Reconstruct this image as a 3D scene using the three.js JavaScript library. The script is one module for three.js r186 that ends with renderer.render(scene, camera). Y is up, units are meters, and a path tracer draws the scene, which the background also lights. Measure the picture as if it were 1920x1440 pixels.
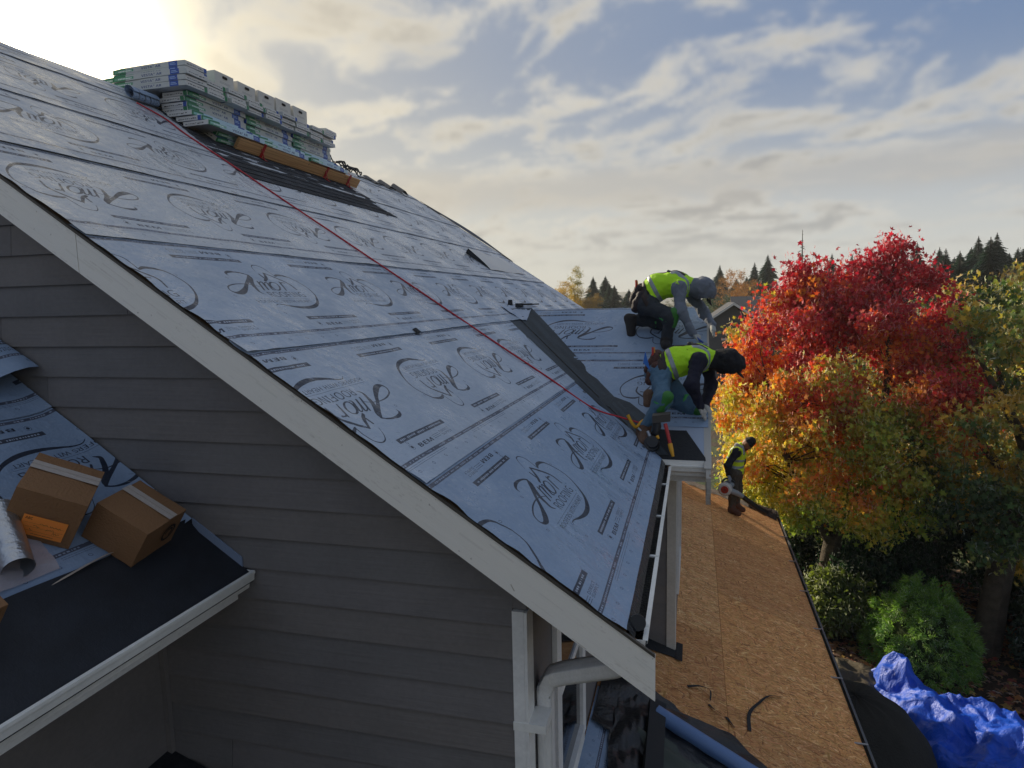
import * as THREE from 'three';
import { mergeGeometries } from 'three/addons/utils/BufferGeometryUtils.js';
import { ImprovedNoise } from 'three/addons/math/ImprovedNoise.js';

// ------------------------------------------------------------------ camera, sky, sun, exposure
const H = 7;                                   // eye height above the lawn
const scene = new THREE.Scene();
const camera = new THREE.PerspectiveCamera(59.81, 4 / 3, 0.05, 4000);
camera.position.set(0, H, 0);
camera.rotation.order = 'YXZ';
camera.rotation.set(-0.12104, 0.26733, -0.02236);
const renderer = new THREE.WebGLRenderer({ antialias: true });
renderer.toneMapping = THREE.LinearToneMapping;
renderer.toneMappingExposure = 1.22;
renderer.shadowMap.enabled = true;

const SUN = new THREE.Vector3(-0.722, 0.305, -0.622).normalize();
const sun = new THREE.DirectionalLight(new THREE.Color(1.0, 0.86, 0.66), 5.0);
sun.position.copy(SUN).multiplyScalar(90).add(new THREE.Vector3(0, H, -14));
sun.target.position.set(0, H - 3, -14);
sun.castShadow = true;
sun.shadow.mapSize.set(2048, 2048);
sun.shadow.radius = 3;
Object.assign(sun.shadow.camera, { left: -40, right: 40, top: 40, bottom: -40, near: 1, far: 260 });
scene.add(sun, sun.target);

const imp = new ImprovedNoise();
const N3 = (x, y, z = 0) => imp.noise(x + 100, y + 100, z + 100);
const fbm = (x, y, z, o = 4) => { let s = 0, a = 0.5; for (let i = 0; i < o; i++) { s += a * N3(x, y, z + i * 7.3); x *= 2.03; y *= 2.03; z *= 2.03; a *= 0.5; } return s; };
const sstep = (a, b, x) => { const t = Math.min(1, Math.max(0, (x - a) / (b - a))); return t * t * (3 - 2 * t); };
const lerp = (a, b, t) => a + (b - a) * t;
const mix3 = (a, b, t) => [lerp(a[0], b[0], t), lerp(a[1], b[1], t), lerp(a[2], b[2], t)];
function rng(seed) { let a = seed >>> 0; return () => { a = (a + 0x6D2B79F5) | 0; let t = Math.imul(a ^ (a >>> 15), 1 | a); t = (t + Math.imul(t ^ (t >>> 7), 61 | t)) ^ t; return ((t ^ (t >>> 14)) >>> 0) / 4294967296; }; }

{ // the sky: thin broken cloud in front of pale blue, brighter and warmer towards the low sun
  const W = 1536, Hh = 768, data = new Float32Array(W * Hh * 4);
  for (let j = 0; j < Hh; j++) {
    const el = ((j + 0.5) / Hh - 0.5) * Math.PI, sy = Math.sin(el), cy = Math.cos(el);
    for (let i = 0; i < W; i++) {
      const az = ((i + 0.5) / W - 0.5) * 2 * Math.PI;
      const x = Math.cos(az) * cy, z = Math.sin(az) * cy, y = sy;
      if (y < -0.02) { const o = (j * W + i) * 4; data[o] = .45; data[o + 1] = .45; data[o + 2] = .43; data[o + 3] = 1; continue; }
      const mu = x * SUN.x + y * SUN.y + z * SUN.z;
      const ang = Math.acos(Math.min(1, Math.max(-1, mu)));
      const e = Math.max(0, y);
      const warm = Math.exp(-ang * 2.0);
      let c = mix3([0.47, 0.49, 0.48], [0.085, 0.165, 0.325], sstep(0, 0.34, e));
      c = mix3(c, [0.80, 0.70, 0.48], Math.min(1, warm * 1.1) * (0.45 + 0.5 * Math.exp(-e * 4)));
      // cloud sheet seen in perspective
      const k = 1 / (e + 0.16), px = x * k, pz = z * k;
      const wx = px + 0.35 * fbm(px * 1.3, pz * 1.3, 3.1, 3), wz = pz + 0.35 * fbm(px * 1.3 + 9, pz * 1.3, 8.1, 3);
      const big = fbm(wx * 0.62 + 1.7, wz * 0.62 + 4.2, 1.3, 3);
      let n = 0; { let am = .42, qx = (wx * .86 + wz * .5) * 2.6, qz = (wz * .86 - wx * .5) * 3.9; for (let q = 0; q < 6; q++) { n += am * N3(qx, qz, .7 + q * 7.3); qx *= 2.05; qz *= 2.05; am *= .62; } }
      let d = sstep(-0.15, 0.27, n * 1.0 + big * 0.75 + 0.02);
      const thick = sstep(0.02, 0.5, n * 1.0 + big * 0.8 + 0.08 + 0.2 * fbm(wx * 4.1, wz * 4.1, 5.5, 3));
      d *= sstep(0.01, 0.13, e) * 0.92;
      const lit = mix3([0.53, 0.515, 0.48], [0.84, 0.75, 0.56], Math.min(1, warm * 1.2));
      const dark = mix3([0.20, 0.215, 0.24], [0.46, 0.41, 0.33], Math.min(1, warm * 1.25));
      c = mix3(c, mix3(lit, dark, thick * 0.85), d);
      // flat grey bank low down
      const bank = sstep(0.115, 0.15, e + 0.03 * n) * (1 - sstep(0.165, 0.20, e + 0.03 * n)) * sstep(-0.12, 0.2, fbm(px * 0.28 + 2, pz * 0.28, 2.2, 4) + 0.1);
      c = mix3(c, mix3([0.36, 0.355, 0.35], [0.6, 0.53, 0.4], warm), bank * 0.7);
      const glow = 5.0 * Math.exp(-ang * ang / 0.008) + 1.0 * Math.exp(-ang / 0.09) + 0.13 * Math.exp(-ang / 0.4);
      const o = (j * W + i) * 4;
      data[o] = c[0] + glow * 1.0; data[o + 1] = c[1] + glow * 0.86; data[o + 2] = c[2] + glow * 0.56; data[o + 3] = 1;
    }
  }
  const t = new THREE.DataTexture(data, W, Hh, THREE.RGBAFormat, THREE.FloatType);
  t.mapping = THREE.EquirectangularReflectionMapping; t.magFilter = THREE.LinearFilter; t.needsUpdate = true;
  scene.background = t; scene.environment = t;
}
scene.fog = new THREE.FogExp2(new THREE.Color(0.80, 0.80, 0.76), 0.0006);

// ------------------------------------------------------------------ helpers
const V = (x, y, z) => new THREE.Vector3(x, y, z);
const taken = new Map();
function numbered(n) { const k = taken.get(n) || 0; taken.set(n, k + 1); return k ? `${n}_${String(k).padStart(3, '0')}` : n; }
function thing(name, base, label, category, group, kind) {
  const g = new THREE.Group(); g.name = numbered(name); g.position.set(...base); scene.add(g);
  g.userData = { label, category }; if (group) g.userData.group = group; if (kind) g.userData.kind = kind;
  return g;
}
function wpos(o) { const p = V(0, 0, 0); while (o && o !== scene) { p.add(o.position); o = o.parent; } return p; }
function add(name, geo, mat, parent, label) {   // geometry in world coordinates
  const p = wpos(parent); const g = geo.clone(); g.translate(-p.x, -p.y, -p.z);
  const m = new THREE.Mesh(g, mat); m.name = name; m.castShadow = m.receiveShadow = true; parent.add(m);
  if (label) m.userData.label = label;
  return m;
}
function sub(name, parent, label) { const g = new THREE.Group(); g.name = name; parent.add(g); if (label) g.userData.label = label; return g; }
function solo(name, geo, mat, base, label, category, group, kind) {
  const g = geo.clone(); g.translate(-base[0], -base[1], -base[2]);
  const m = new THREE.Mesh(g, mat); m.name = numbered(name); m.position.set(...base); m.castShadow = m.receiveShadow = true; scene.add(m);
  m.userData = { label, category }; if (group) m.userData.group = group; if (kind) { m.userData.kind = kind; if (kind === 'structure') delete m.userData.category; }
  return m;
}
function geom(pos, uv, idx) {
  const g = new THREE.BufferGeometry(); g.setAttribute('position', new THREE.Float32BufferAttribute(pos, 3));
  g.setAttribute('uv', new THREE.Float32BufferAttribute(uv || new Array(pos.length / 3 * 2).fill(0), 2));
  if (idx) g.setIndex(idx); g.computeVertexNormals(); return g;
}
function merge(list) {
  return mergeGeometries(list.map(g => { g = g.index ? g.toNonIndexed() : g.clone(); for (const k of Object.keys(g.attributes)) if (!['position', 'normal', 'uv'].includes(k)) g.deleteAttribute(k); return g; }));
}
function box(x0, x1, y0, y1, z0, z1) { const g = new THREE.BoxGeometry(x1 - x0, y1 - y0, z1 - z0); g.translate((x0 + x1) / 2, (y0 + y1) / 2, (z0 + z1) / 2); return uvBox(g); }
function uvBox(g, s = 1) { // uv in metres by dominant normal
  g = g.index ? g.toNonIndexed() : g; const p = g.attributes.position, n = g.attributes.normal, uv = new Float32Array(p.count * 2);
  for (let i = 0; i < p.count; i++) {
    const ax = Math.abs(n.getX(i)), ay = Math.abs(n.getY(i)), az = Math.abs(n.getZ(i));
    let u, v; if (az >= ax && az >= ay) { u = p.getX(i); v = p.getY(i); } else if (ax >= ay) { u = p.getZ(i); v = p.getY(i); } else { u = p.getX(i); v = p.getZ(i); }
    uv[i * 2] = u * s; uv[i * 2 + 1] = v * s;
  }
  g.setAttribute('uv', new THREE.BufferAttribute(uv, 2)); return g;
}
// box given by an origin, three axis vectors
function obox(o, a, b, c) {
  const P = []; for (const i of [0, 1]) for (const j of [0, 1]) for (const k of [0, 1]) P.push(o.clone().addScaledVector(a, i).addScaledVector(b, j).addScaledVector(c, k));
  const F = [[0, 1, 3, 2, b, c], [4, 6, 7, 5, b, c], [0, 4, 5, 1, a, c], [2, 3, 7, 6, a, c], [0, 2, 6, 4, a, b], [1, 5, 7, 3, a, b]];
  const pos = [], uv = [], idx = []; const ctr = o.clone().addScaledVector(a, .5).addScaledVector(b, .5).addScaledVector(c, .5);
  F.forEach(f => {
    const q = f.slice(0, 4).map(i => P[i]); const n = q[1].clone().sub(q[0]).cross(q[3].clone().sub(q[0]));
    const m = q[0].clone().add(q[2]).multiplyScalar(.5).sub(ctr); const flip = n.dot(m) < 0; const qq = flip ? [q[0], q[3], q[2], q[1]] : q;
    const e = f[4].clone().normalize(), h = f[5].clone().normalize(), s = pos.length / 3;
    qq.forEach(p => { pos.push(p.x, p.y, p.z); uv.push(p.clone().sub(o).dot(e), p.clone().sub(o).dot(h)); });
    idx.push(s, s + 1, s + 2, s, s + 2, s + 3);
  });
  return geom(pos, uv, idx);
}
// polygon (array of [x,y]) in the plane z, extruded to z1
function prismZ(poly, z0, z1) {
  const sh = new THREE.Shape(poly.map(p => new THREE.Vector2(p[0], p[1])));
  const g = new THREE.ExtrudeGeometry(sh, { depth: Math.abs(z1 - z0), bevelEnabled: false }); g.translate(0, 0, Math.min(z0, z1)); return uvBox(g);
}
// polygon ([z,y]) in the plane x
function prismX(poly, x0, x1) {
  const sh = new THREE.Shape(poly.map(p => new THREE.Vector2(-p[0], p[1])));
  const g = new THREE.ExtrudeGeometry(sh, { depth: Math.abs(x1 - x0), bevelEnabled: false }); g.rotateY(Math.PI / 2); g.translate(Math.min(x0, x1), 0, 0); return uvBox(g);
}
function tube(pts, r, sides = 8, closed = false, seg) {
  const c = new THREE.CatmullRomCurve3(pts.map(p => p.isVector3 ? p : V(...p)), closed, 'centripetal');
  return new THREE.TubeGeometry(c, seg || pts.length * 6, r, sides, closed);
}
function capTube(pts, radii, sides = 7) { // tapered tube with closed ends
  const P = pts.map(p => p.isVector3 ? p : V(...p)), pos = [], uv = [], idx = []; let nrm = null, L = 0;
  P.forEach((p, i) => {
    const d = (P[i + 1] || p).clone().sub(P[i - 1] || p).normalize();
    if (!nrm) nrm = Math.abs(d.y) < .9 ? V(0, 1, 0).cross(d).normalize() : V(1, 0, 0).cross(d).normalize();
    nrm = nrm.clone().addScaledVector(d, -nrm.dot(d)).normalize(); const b = d.clone().cross(nrm);
    if (i) L += p.distanceTo(P[i - 1]);
    for (let k = 0; k <= sides; k++) { const a = k / sides * Math.PI * 2, r = radii[Math.min(i, radii.length - 1)]; const q = p.clone().addScaledVector(nrm, Math.cos(a) * r).addScaledVector(b, Math.sin(a) * r); pos.push(q.x, q.y, q.z); uv.push(k / sides * r * 6, L); }
  });
  const w = sides + 1; for (let i = 0; i < P.length - 1; i++) for (let k = 0; k < sides; k++) { const a = i * w + k; idx.push(a, a + 1, a + w, a + 1, a + w + 1, a + w); }
  for (const [i, f] of [[0, 1], [P.length - 1, 0]]) { const c = pos.length / 3; pos.push(P[i].x, P[i].y, P[i].z); uv.push(0, 0); for (let k = 0; k < sides; k++) { const a = i * w + k; f ? idx.push(c, a + 1, a) : idx.push(c, a, a + 1); } }
  return geom(pos, uv, idx);
}
// sheet over (i,j) with top + bottom skin: f(u,v) -> [Vector3, uv]
function sheet(nu, nv, f, thick = 0) {
  const pos = [], uv = [], idx = [];
  for (let j = 0; j <= nv; j++) for (let i = 0; i <= nu; i++) { const [p, a, b] = f(i / nu, j / nv); pos.push(p.x, p.y, p.z); uv.push(a, b); }
  const w = nu + 1; for (let j = 0; j < nv; j++) for (let i = 0; i < nu; i++) { const a = j * w + i; idx.push(a, a + 1, a + w + 1, a, a + w + 1, a + w); }
  const g = geom(pos, uv, idx);
  if (!thick) return g;
  const n = g.attributes.normal, cnt = pos.length / 3, p2 = pos.slice(), u2 = uv.concat(uv), i2 = idx.slice();
  for (let i = 0; i < cnt; i++) p2.push(pos[i * 3] - n.getX(i) * thick, pos[i * 3 + 1] - n.getY(i) * thick, pos[i * 3 + 2] - n.getZ(i) * thick);
  for (let i = 0; i < idx.length; i += 3) i2.push(idx[i] + cnt, idx[i + 2] + cnt, idx[i + 1] + cnt);
  const rim = (a, b) => i2.push(a, a + cnt, b, b, a + cnt, b + cnt);
  for (let i = 0; i < nu; i++) { rim(i, i + 1); rim(nv * w + i + 1, nv * w + i); }
  for (let j = 0; j < nv; j++) { rim((j + 1) * w, j * w); rim(j * w + nu, (j + 1) * w + nu); }
  const G = geom(p2, u2, i2); return G;
}
function surfaceNet(f, mn, mx, cell) { // isosurface of f = 0
  const nx = Math.ceil((mx[0] - mn[0]) / cell) + 1, ny = Math.ceil((mx[1] - mn[1]) / cell) + 1, nz = Math.ceil((mx[2] - mn[2]) / cell) + 1;
  const D = new Float32Array(nx * ny * nz), at = (i, j, k) => (k * ny + j) * nx + i;
  for (let k = 0; k < nz; k++) for (let j = 0; j < ny; j++) for (let i = 0; i < nx; i++) D[at(i, j, k)] = f(mn[0] + i * cell, mn[1] + j * cell, mn[2] + k * cell);
  const vid = new Int32Array(nx * ny * nz).fill(-1), pos = [], idx = [];
  const E = [[0, 1], [2, 3], [4, 5], [6, 7], [0, 2], [1, 3], [4, 6], [5, 7], [0, 4], [1, 5], [2, 6], [3, 7]];
  for (let k = 0; k < nz - 1; k++) for (let j = 0; j < ny - 1; j++) for (let i = 0; i < nx - 1; i++) {
    const c = [D[at(i, j, k)], D[at(i + 1, j, k)], D[at(i, j + 1, k)], D[at(i + 1, j + 1, k)], D[at(i, j, k + 1)], D[at(i + 1, j, k + 1)], D[at(i, j + 1, k + 1)], D[at(i + 1, j + 1, k + 1)]];
    let s = 0, X = 0, Y = 0, Z = 0; let neg = 0; for (const v of c) if (v < 0) neg++; if (!neg || neg === 8) continue;
    for (const [a, b] of E) if ((c[a] < 0) !== (c[b] < 0)) { const t = c[a] / (c[a] - c[b]); X += lerp(a & 1, b & 1, t); Y += lerp((a >> 1) & 1, (b >> 1) & 1, t); Z += lerp(a >> 2, b >> 2, t); s++; }
    vid[at(i, j, k)] = pos.length / 3; pos.push(mn[0] + (i + X / s) * cell, mn[1] + (j + Y / s) * cell, mn[2] + (k + Z / s) * cell);
  }
  const quad = (a, b, c, d, fl) => { if (a < 0 || b < 0 || c < 0 || d < 0) return; fl ? idx.push(a, b, c, a, c, d) : idx.push(a, c, b, a, d, c); };
  for (let k = 1; k < nz - 1; k++) for (let j = 1; j < ny - 1; j++) for (let i = 1; i < nx - 1; i++) {
    const d0 = D[at(i, j, k)] < 0;
    if (d0 !== D[at(i + 1, j, k)] < 0) quad(vid[at(i, j - 1, k - 1)], vid[at(i, j, k - 1)], vid[at(i, j, k)], vid[at(i, j - 1, k)], d0);
    if (d0 !== D[at(i, j + 1, k)] < 0) quad(vid[at(i - 1, j, k - 1)], vid[at(i - 1, j, k)], vid[at(i, j, k)], vid[at(i, j, k - 1)], d0);
    if (d0 !== D[at(i, j, k + 1)] < 0) quad(vid[at(i - 1, j - 1, k)], vid[at(i, j - 1, k)], vid[at(i, j, k)], vid[at(i - 1, j, k)], d0);
  }
  const uv = []; for (let i = 0; i < pos.length; i += 3) uv.push(pos[i] + pos[i + 2] * .7, pos[i + 1]);
  return geom(pos, uv, idx);
}

// ------------------------------------------------------------------ textures and materials
function canvasTex(w, h, draw, srgb = true) {
  const c = document.createElement('canvas'); c.width = w; c.height = h; const x = c.getContext('2d'); draw(x, w, h);
  const t = new THREE.CanvasTexture(c); t.wrapS = t.wrapT = THREE.RepeatWrapping; t.magFilter = THREE.LinearFilter; if (srgb) t.colorSpace = THREE.SRGBColorSpace; t.needsUpdate = true; return t;
}
function dataTex(w, h, f, srgb) { // f(u,v) -> [r,g,b] 0..1
  const d = new Uint8Array(w * h * 4); for (let j = 0; j < h; j++) for (let i = 0; i < w; i++) { const c = f(i / w, j / h); const o = (j * w + i) * 4; for (let k = 0; k < 3; k++) d[o + k] = Math.max(0, Math.min(255, c[k] * 255)); d[o + 3] = 255; }
  const t = new THREE.DataTexture(d, w, h, THREE.RGBAFormat); t.wrapS = t.wrapT = THREE.RepeatWrapping; t.magFilter = THREE.LinearFilter; if (srgb) t.colorSpace = THREE.SRGBColorSpace; t.needsUpdate = true; return t;
}
// tiling value noise
const LAT = (() => { const R = rng(99), a = new Float32Array(65536); for (let i = 0; i < 65536; i++) a[i] = R() * 2 - 1; return a; })();
function tnoise(x, y, px, py, z) {
  const xi = Math.floor(x), yi = Math.floor(y), fx = x - xi, fy = y - yi, u = fx * fx * (3 - 2 * fx), v = fy * fy * (3 - 2 * fy);
  const h = (a, b) => LAT[((((a % px) + px) % px) * 157 + (((b % py) + py) % py) * 313 + z * 1031) & 65535];
  const a = h(xi, yi), b = h(xi + 1, yi), c = h(xi, yi + 1), d = h(xi + 1, yi + 1); return a + (b - a) * u + (c - a) * v + (a - b - c + d) * u * v;
}
function tfbm(u, v, f, z, o = 4, fy = f) { let s = 0, a = .5; for (let i = 0; i < o; i++) { s += a * tnoise(u * f, v * fy, f, fy, z + i); f *= 2; fy *= 2; a *= .5; } return s; }
const rep = (t, x, y) => { const c = t.clone(); c.repeat.set(x, y); c.needsUpdate = true; return c; };
const mat = o => new THREE.MeshStandardMaterial({ side: THREE.DoubleSide, roughness: 0.8, ...o });
const lin = (r, g, b) => new THREE.Color().setRGB(r, g, b);

const bumpFine = dataTex(512, 512, (u, v) => { const n = .5 + .9 * tfbm(u, v, 22, 1, 4); return [n, n, n]; });
const bumpGrain = dataTex(512, 512, (u, v) => { const n = .5 + .6 * tfbm(u, v, 5, 3, 4, 70) + .15 * tfbm(u, v, 60, 2, 2); return [n, n, n]; });
const bumpCrinkle = dataTex(1024, 1024, (u, v) => { const a = tfbm(u, v, 5, 9, 5), b = tfbm(u, v, 9, 19, 4); const n = .5 + .8 * Math.abs(a) - .6 * Math.abs(b) + .12 * tfbm(u, v, 90, 4, 2); return [n, n, n]; });
const blotch = dataTex(512, 512, (u, v) => { const n = .9 + .22 * tfbm(u, v, 5, 5, 5) + .10 * tfbm(u, v, 60, 6, 2); return [n, n, n]; }, true);

const blotchSoft = dataTex(512, 512, (u, v) => { const n = .95 + .07 * tfbm(u, v, 4, 25, 5) + .04 * tfbm(u, v, 64, 6, 2); return [n, n, n]; }, true);

// printed roofing underlayment, one tile = 1.16 m along the roll, 1.22 m across
const TT = 1.16, TS = 1.22;
function drawMembrane(x, w, h, wear, seed, base) {
  const R = rng(seed), X = t => t / TT * w, Y = s => (1 - s / TS) * h, M = w / TT;
  x.fillStyle = base; x.fillRect(0, 0, w, h);
  for (let i = 0; i < 900; i++) { const a = R() * w, b = R() * h, l = 20 + R() * 160; x.strokeStyle = `rgba(${R() < .5 ? '176,190,208' : '112,128,152'},${.04 + R() * .06})`; x.lineWidth = 1 + R() * 9; x.beginPath(); x.moveTo(a, b); x.lineTo(a + (R() - .5) * l * 2.2, b + (R() - .5) * l * .8); x.stroke(); }
  const ink = '#262e3e';
  const brush = pts => { // [t,s,width]
    const c = new THREE.CatmullRomCurve3(pts.map(p => V(X(p[0]), Y(p[1]), p[2] * M)), false, 'centripetal'); const n = pts.length * 26; const q = c.getPoints(n);
    x.fillStyle = ink; for (const p of q) { x.beginPath(); x.arc(p.x, p.y, Math.max(1.2, p.z / 2), 0, 7); x.fill(); }
    x.strokeStyle = ink; for (let i = 0; i < n; i++) { x.lineWidth = Math.max(2.4, (q[i].z + q[i + 1].z) / 2); x.beginPath(); x.moveTo(q[i].x, q[i].y); x.lineTo(q[i + 1].x, q[i + 1].y); x.stroke(); }
  };
  const o = 3.10; const S = a => brush(a.map(p => [p[0] - o, p[1], p[2]]));
  S([[3.417, .758, .004], [3.422, .783, .015], [3.464, .803, .022], [3.533, .805, .016], [3.596, .791, .012], [3.627, .773, .014]]);
  S([[3.623, .772, .014], [3.573, .725, .026], [3.485, .667, .022], [3.417, .616, .026], [3.348, .575, .036], [3.294, .554, .032], [3.248, .557, .018], [3.234, .58, .010], [3.256, .617, .010], [3.328, .648, .009], [3.404, .661, .008], [3.482, .662, .007], [3.546, .65, .006], [3.589, .633, .004]]);
  S([[3.623, .772, .012], [3.615, .747, .026], [3.569, .70, .030], [3.533, .656, .030], [3.513, .613, .026], [3.502, .572, .016], [3.525, .547, .005]]);
  S([[3.629, .70, .013], [3.605, .65, .016], [3.576, .598, .013]]);
  S([[3.590, .63, .005], [3.64, .69, .007], [3.665, .692, .014], [3.645, .645, .016], [3.625, .604, .013]]);
  S([[3.64, .63, .005], [3.69, .688, .007], [3.708, .686, .014], [3.688, .64, .016], [3.672, .606, .012], [3.69, .597, .005]]);
  S([[3.769, .695, .010], [3.732, .68, .014], [3.702, .641, .016], [3.70, .609, .013], [3.724, .597, .009], [3.764, .615, .013], [3.795, .651, .014], [3.80, .683, .010], [3.769, .695, .008]]);
  S([[3.86, .70, .013], [3.838, .65, .016], [3.81, .598, .012]]); S([[3.83, .645, .005], [3.868, .69, .010], [3.90, .688, .014]]);
  S([[3.721, .71, .018], [3.775, .745, .022], [3.825, .808, .016]]); S([[3.825, .810, .014], [3.873, .769, .018], [3.944, .683, .018], [3.936, .605, .012]]); S([[3.755, .79, .014], [3.754, .741, .016]]);
  S([[3.758, .829, .003], [3.787, .879, .005], [3.823, .909, .007], [3.866, .912, .008], [3.902, .888, .008], [3.912, .832, .008], [3.911, .78, .008]]);
  S([[3.911, .775, .012], [3.949, .792, .022], [4.011, .791, .022], [4.067, .768, .014], [4.097, .721, .010], [4.114, .643, .010], [4.085, .555, .012], [4.029, .49, .016], [3.958, .435, .022], [3.847, .396, .030], [3.722, .39, .026], [3.617, .408, .016], [3.539, .43, .009], [3.496, .43, .006], [3.475, .415, .003]]);
  const text = (s, t0, t1, y, cap, font) => { x.save(); x.font = `${font}100px sans-serif`; const m = x.measureText(s).width; x.translate(X(t0), Y(y)); x.scale((X(t1) - X(t0)) / m, cap * M * TT / TS / 72 * (h / w) * TS / TT); x.fillText(s, 0, 0); x.restore(); };
  x.fillStyle = ink; text('ROOFING', 3.553 - o, 3.95 - o, .517, .055, ''); text('ROOFERS WITH HEART', 3.34 - o, 3.93 - o, .449, .030, '');
  x.strokeStyle = ink; x.lineWidth = 3; x.beginPath(); x.moveTo(X(.25), Y(.495)); x.lineTo(X(.85), Y(.495)); x.stroke();
  for (const turn of [0, 1]) {
    x.save(); if (turn) { x.translate(w, h); x.rotate(Math.PI); }
    const b = .505;
    for (const dx of [0, -w]) {
      x.save(); x.translate(dx, 0);
      x.fillStyle = '#363d4c'; x.fillRect(X(b), Y(.285), X(.615), (.034) / TS * h);
      x.fillStyle = '#aab5c6'; for (let i = 0, a = b + .03; a < b + .575; i++) { const l = .006 + R() * .012; if (R() < .82) x.fillRect(X(a), Y(.274), X(l) * .75, .011 / TS * h); a += l + .004; }
      x.fillStyle = ink; text('BEM', b + .11, b + .31, .180, .026, 'bold ');
      x.lineWidth = 3; x.strokeStyle = ink; x.beginPath(); x.arc(X(b + .05), Y(.205), .018 * M, 0, 7); x.stroke(); x.beginPath(); x.arc(X(b + .05), Y(.205), .010 * M, 0, 7); x.fill();
      text('DIRECT', b + .44, b + .58, .204, .016, ''); text('SUPPLY', b + .44, b + .58, .180, .016, '');
      for (const yy of [.214, .202, .190]) for (let a = b + .33; a < b + .42;) { const l = .004 + R() * .01; x.fillRect(X(a), Y(yy), X(l), 5); a += l + .003; }
      x.restore();
    }
    x.fillStyle = '#4a5060'; x.fillRect(0, Y(.147), w, .024 / TS * h);
    x.fillStyle = '#98a3b6'; for (let a = 0; a < TT;) { const l = .006 + R() * .014; if (R() < .7) x.fillRect(X(a), Y(.139), X(l) * .8, .009 / TS * h); a += l + .005; }
    x.fillStyle = '#5c6576'; for (const yy of [.113, .101]) for (let a = .1; a < .8;) { const l = .004 + R() * .012; x.fillRect(X(a), Y(yy), X(l), 5); a += l + .003; }
    x.strokeStyle = '#4a5366'; x.lineWidth = 5; for (let k = 0; k < 7; k++) { x.beginPath(); x.ellipse(X((k + .35) * TT / 7), Y(.068), .010 * M, .007 * M, .5, 0, 7); x.stroke(); }
    x.restore();
  }
  x.strokeStyle = '#4a5366'; x.lineWidth = 5; for (const [a, b] of [[.274, .731], [.109, .521], [1.018, .732], [.6, .98], [.35, .33]]) { x.beginPath(); x.ellipse(X(a), Y(b), .010 * M, .007 * M, .4, 0, 7); x.stroke(); }
  // scuffs: print rubbed off, damp specks
  for (let i = 0; i < wear * 2600; i++) { const a = R() * w, b = R() * h, l = 6 + R() * 46; x.strokeStyle = `rgba(${170 + R() * 22 | 0},${182 + R() * 18 | 0},${198 + R() * 14 | 0},${.25 + R() * .35})`; x.lineWidth = 2 + R() * 7; const an = (R() - .5) * 1.2 + .5; x.beginPath(); x.moveTo(a, b); x.lineTo(a + Math.cos(an) * l, b + Math.sin(an) * l); x.stroke(); }
  for (let i = 0; i < wear * 1500; i++) { const a = R() * w, b = R() * h, l = 2 + R() * (R() < .1 ? 46 : 12); x.strokeStyle = `rgba(66,74,92,${.2 + R() * .4})`; x.lineWidth = 1 + R() * 4; const an = (R() - .5) * 1.0 + .6; x.beginPath(); x.moveTo(a, b); x.lineTo(a + Math.cos(an) * l, b + Math.sin(an) * l); x.stroke(); }
}
const memTex = [0.08, 0.7, 2.0].map((wv, i) => canvasTex(2048, 2048, (x, w, h) => drawMembrane(x, w, h, wv, 11 + i, ['#8a9eb7', '#a3b0c0', '#bdc2c7'][i])));  // bases get paler up the roof: scuffing, plus sun sheen painted into the colour
const memRough = dataTex(512, 512, (u, v) => { const n = .50 + .55 * tfbm(u, v, 4, 41, 5) + .25 * tfbm(u, v, 40, 44, 3); return [n, Math.max(.22, Math.min(.8, n)), 0]; });
const memMat = memTex.map((t, i) => mat({ map: t, roughness: [1, .85, .72][i], roughnessMap: memRough, bumpMap: bumpCrinkle, bumpScale: .010, vertexColors: true }));
const memBack = mat({ color: '#5d6675', roughness: .6 });

const osbTex = [3, 8].map(sd => canvasTex(2048, 2048, (x, w, h) => { // one tile = 1.25 m
  const R = rng(sd); x.fillStyle = '#c08a52'; x.fillRect(0, 0, w, h);
  for (let i = 0; i < 9000; i++) {
    const a = R() * w, b = R() * h, l = 60 + R() * 180, t = 10 + R() * 34, an = (R() - .5) * 1.5 + (R() < .25 ? 1.4 : 0); const v = R();
    const base = v < .06 ? [122, 78, 44] : v < .3 ? [172, 120, 70] : v < .7 ? [202, 148, 92] : v < .92 ? [216, 164, 108] : [238, 200, 146];
    x.fillStyle = `rgba(${base[0] + R() * 16 | 0},${base[1] + R() * 14 | 0},${base[2] + R() * 12 | 0},${.5 + R() * .45})`;
    for (const [dx, dy] of [[0, 0], [-w, 0], [0, -h]]) { x.save(); x.translate(a + dx, b + dy); x.rotate(an); x.beginPath(); x.moveTo(-l / 2, -t / 2 * R()); x.lineTo(l / 2, -t / 2 * R()); x.lineTo(l / 2 * (.7 + R() * .3), t / 2); x.lineTo(-l / 2 * (.7 + R() * .3), t / 2 * R()); x.fill(); x.restore(); }
  }
  for (let k = 1; k < 4; k++) { x.strokeStyle = 'rgba(60,38,24,.5)'; x.lineWidth = 2.5; x.beginPath(); x.moveTo(k * w / 3.07, 0); x.lineTo(k * w / 3.07, h); x.stroke(); }
}));
const osbMat = [0, 1, 0, 1].map((k, i) => [osbTex[k], ['#ffffff', '#f4ece4', '#e9e0d8', '#fff6ea'][i]]).map(([t, c]) => mat({ color: c, map: rep(t, 1 / 1.25, 1 / 1.25), roughness: .85, bumpMap: rep(bumpFine, 2, 2), bumpScale: .001 }));
const sidingMats = ['#767271', '#797471', '#73706f'].map((c, i) => mat({ color: c, roughness: .62, bumpMap: rep(bumpGrain, .8, 1.2), bumpScale: .0012, map: rep(blotchSoft, .7 + i * .1, .9) }));
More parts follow.
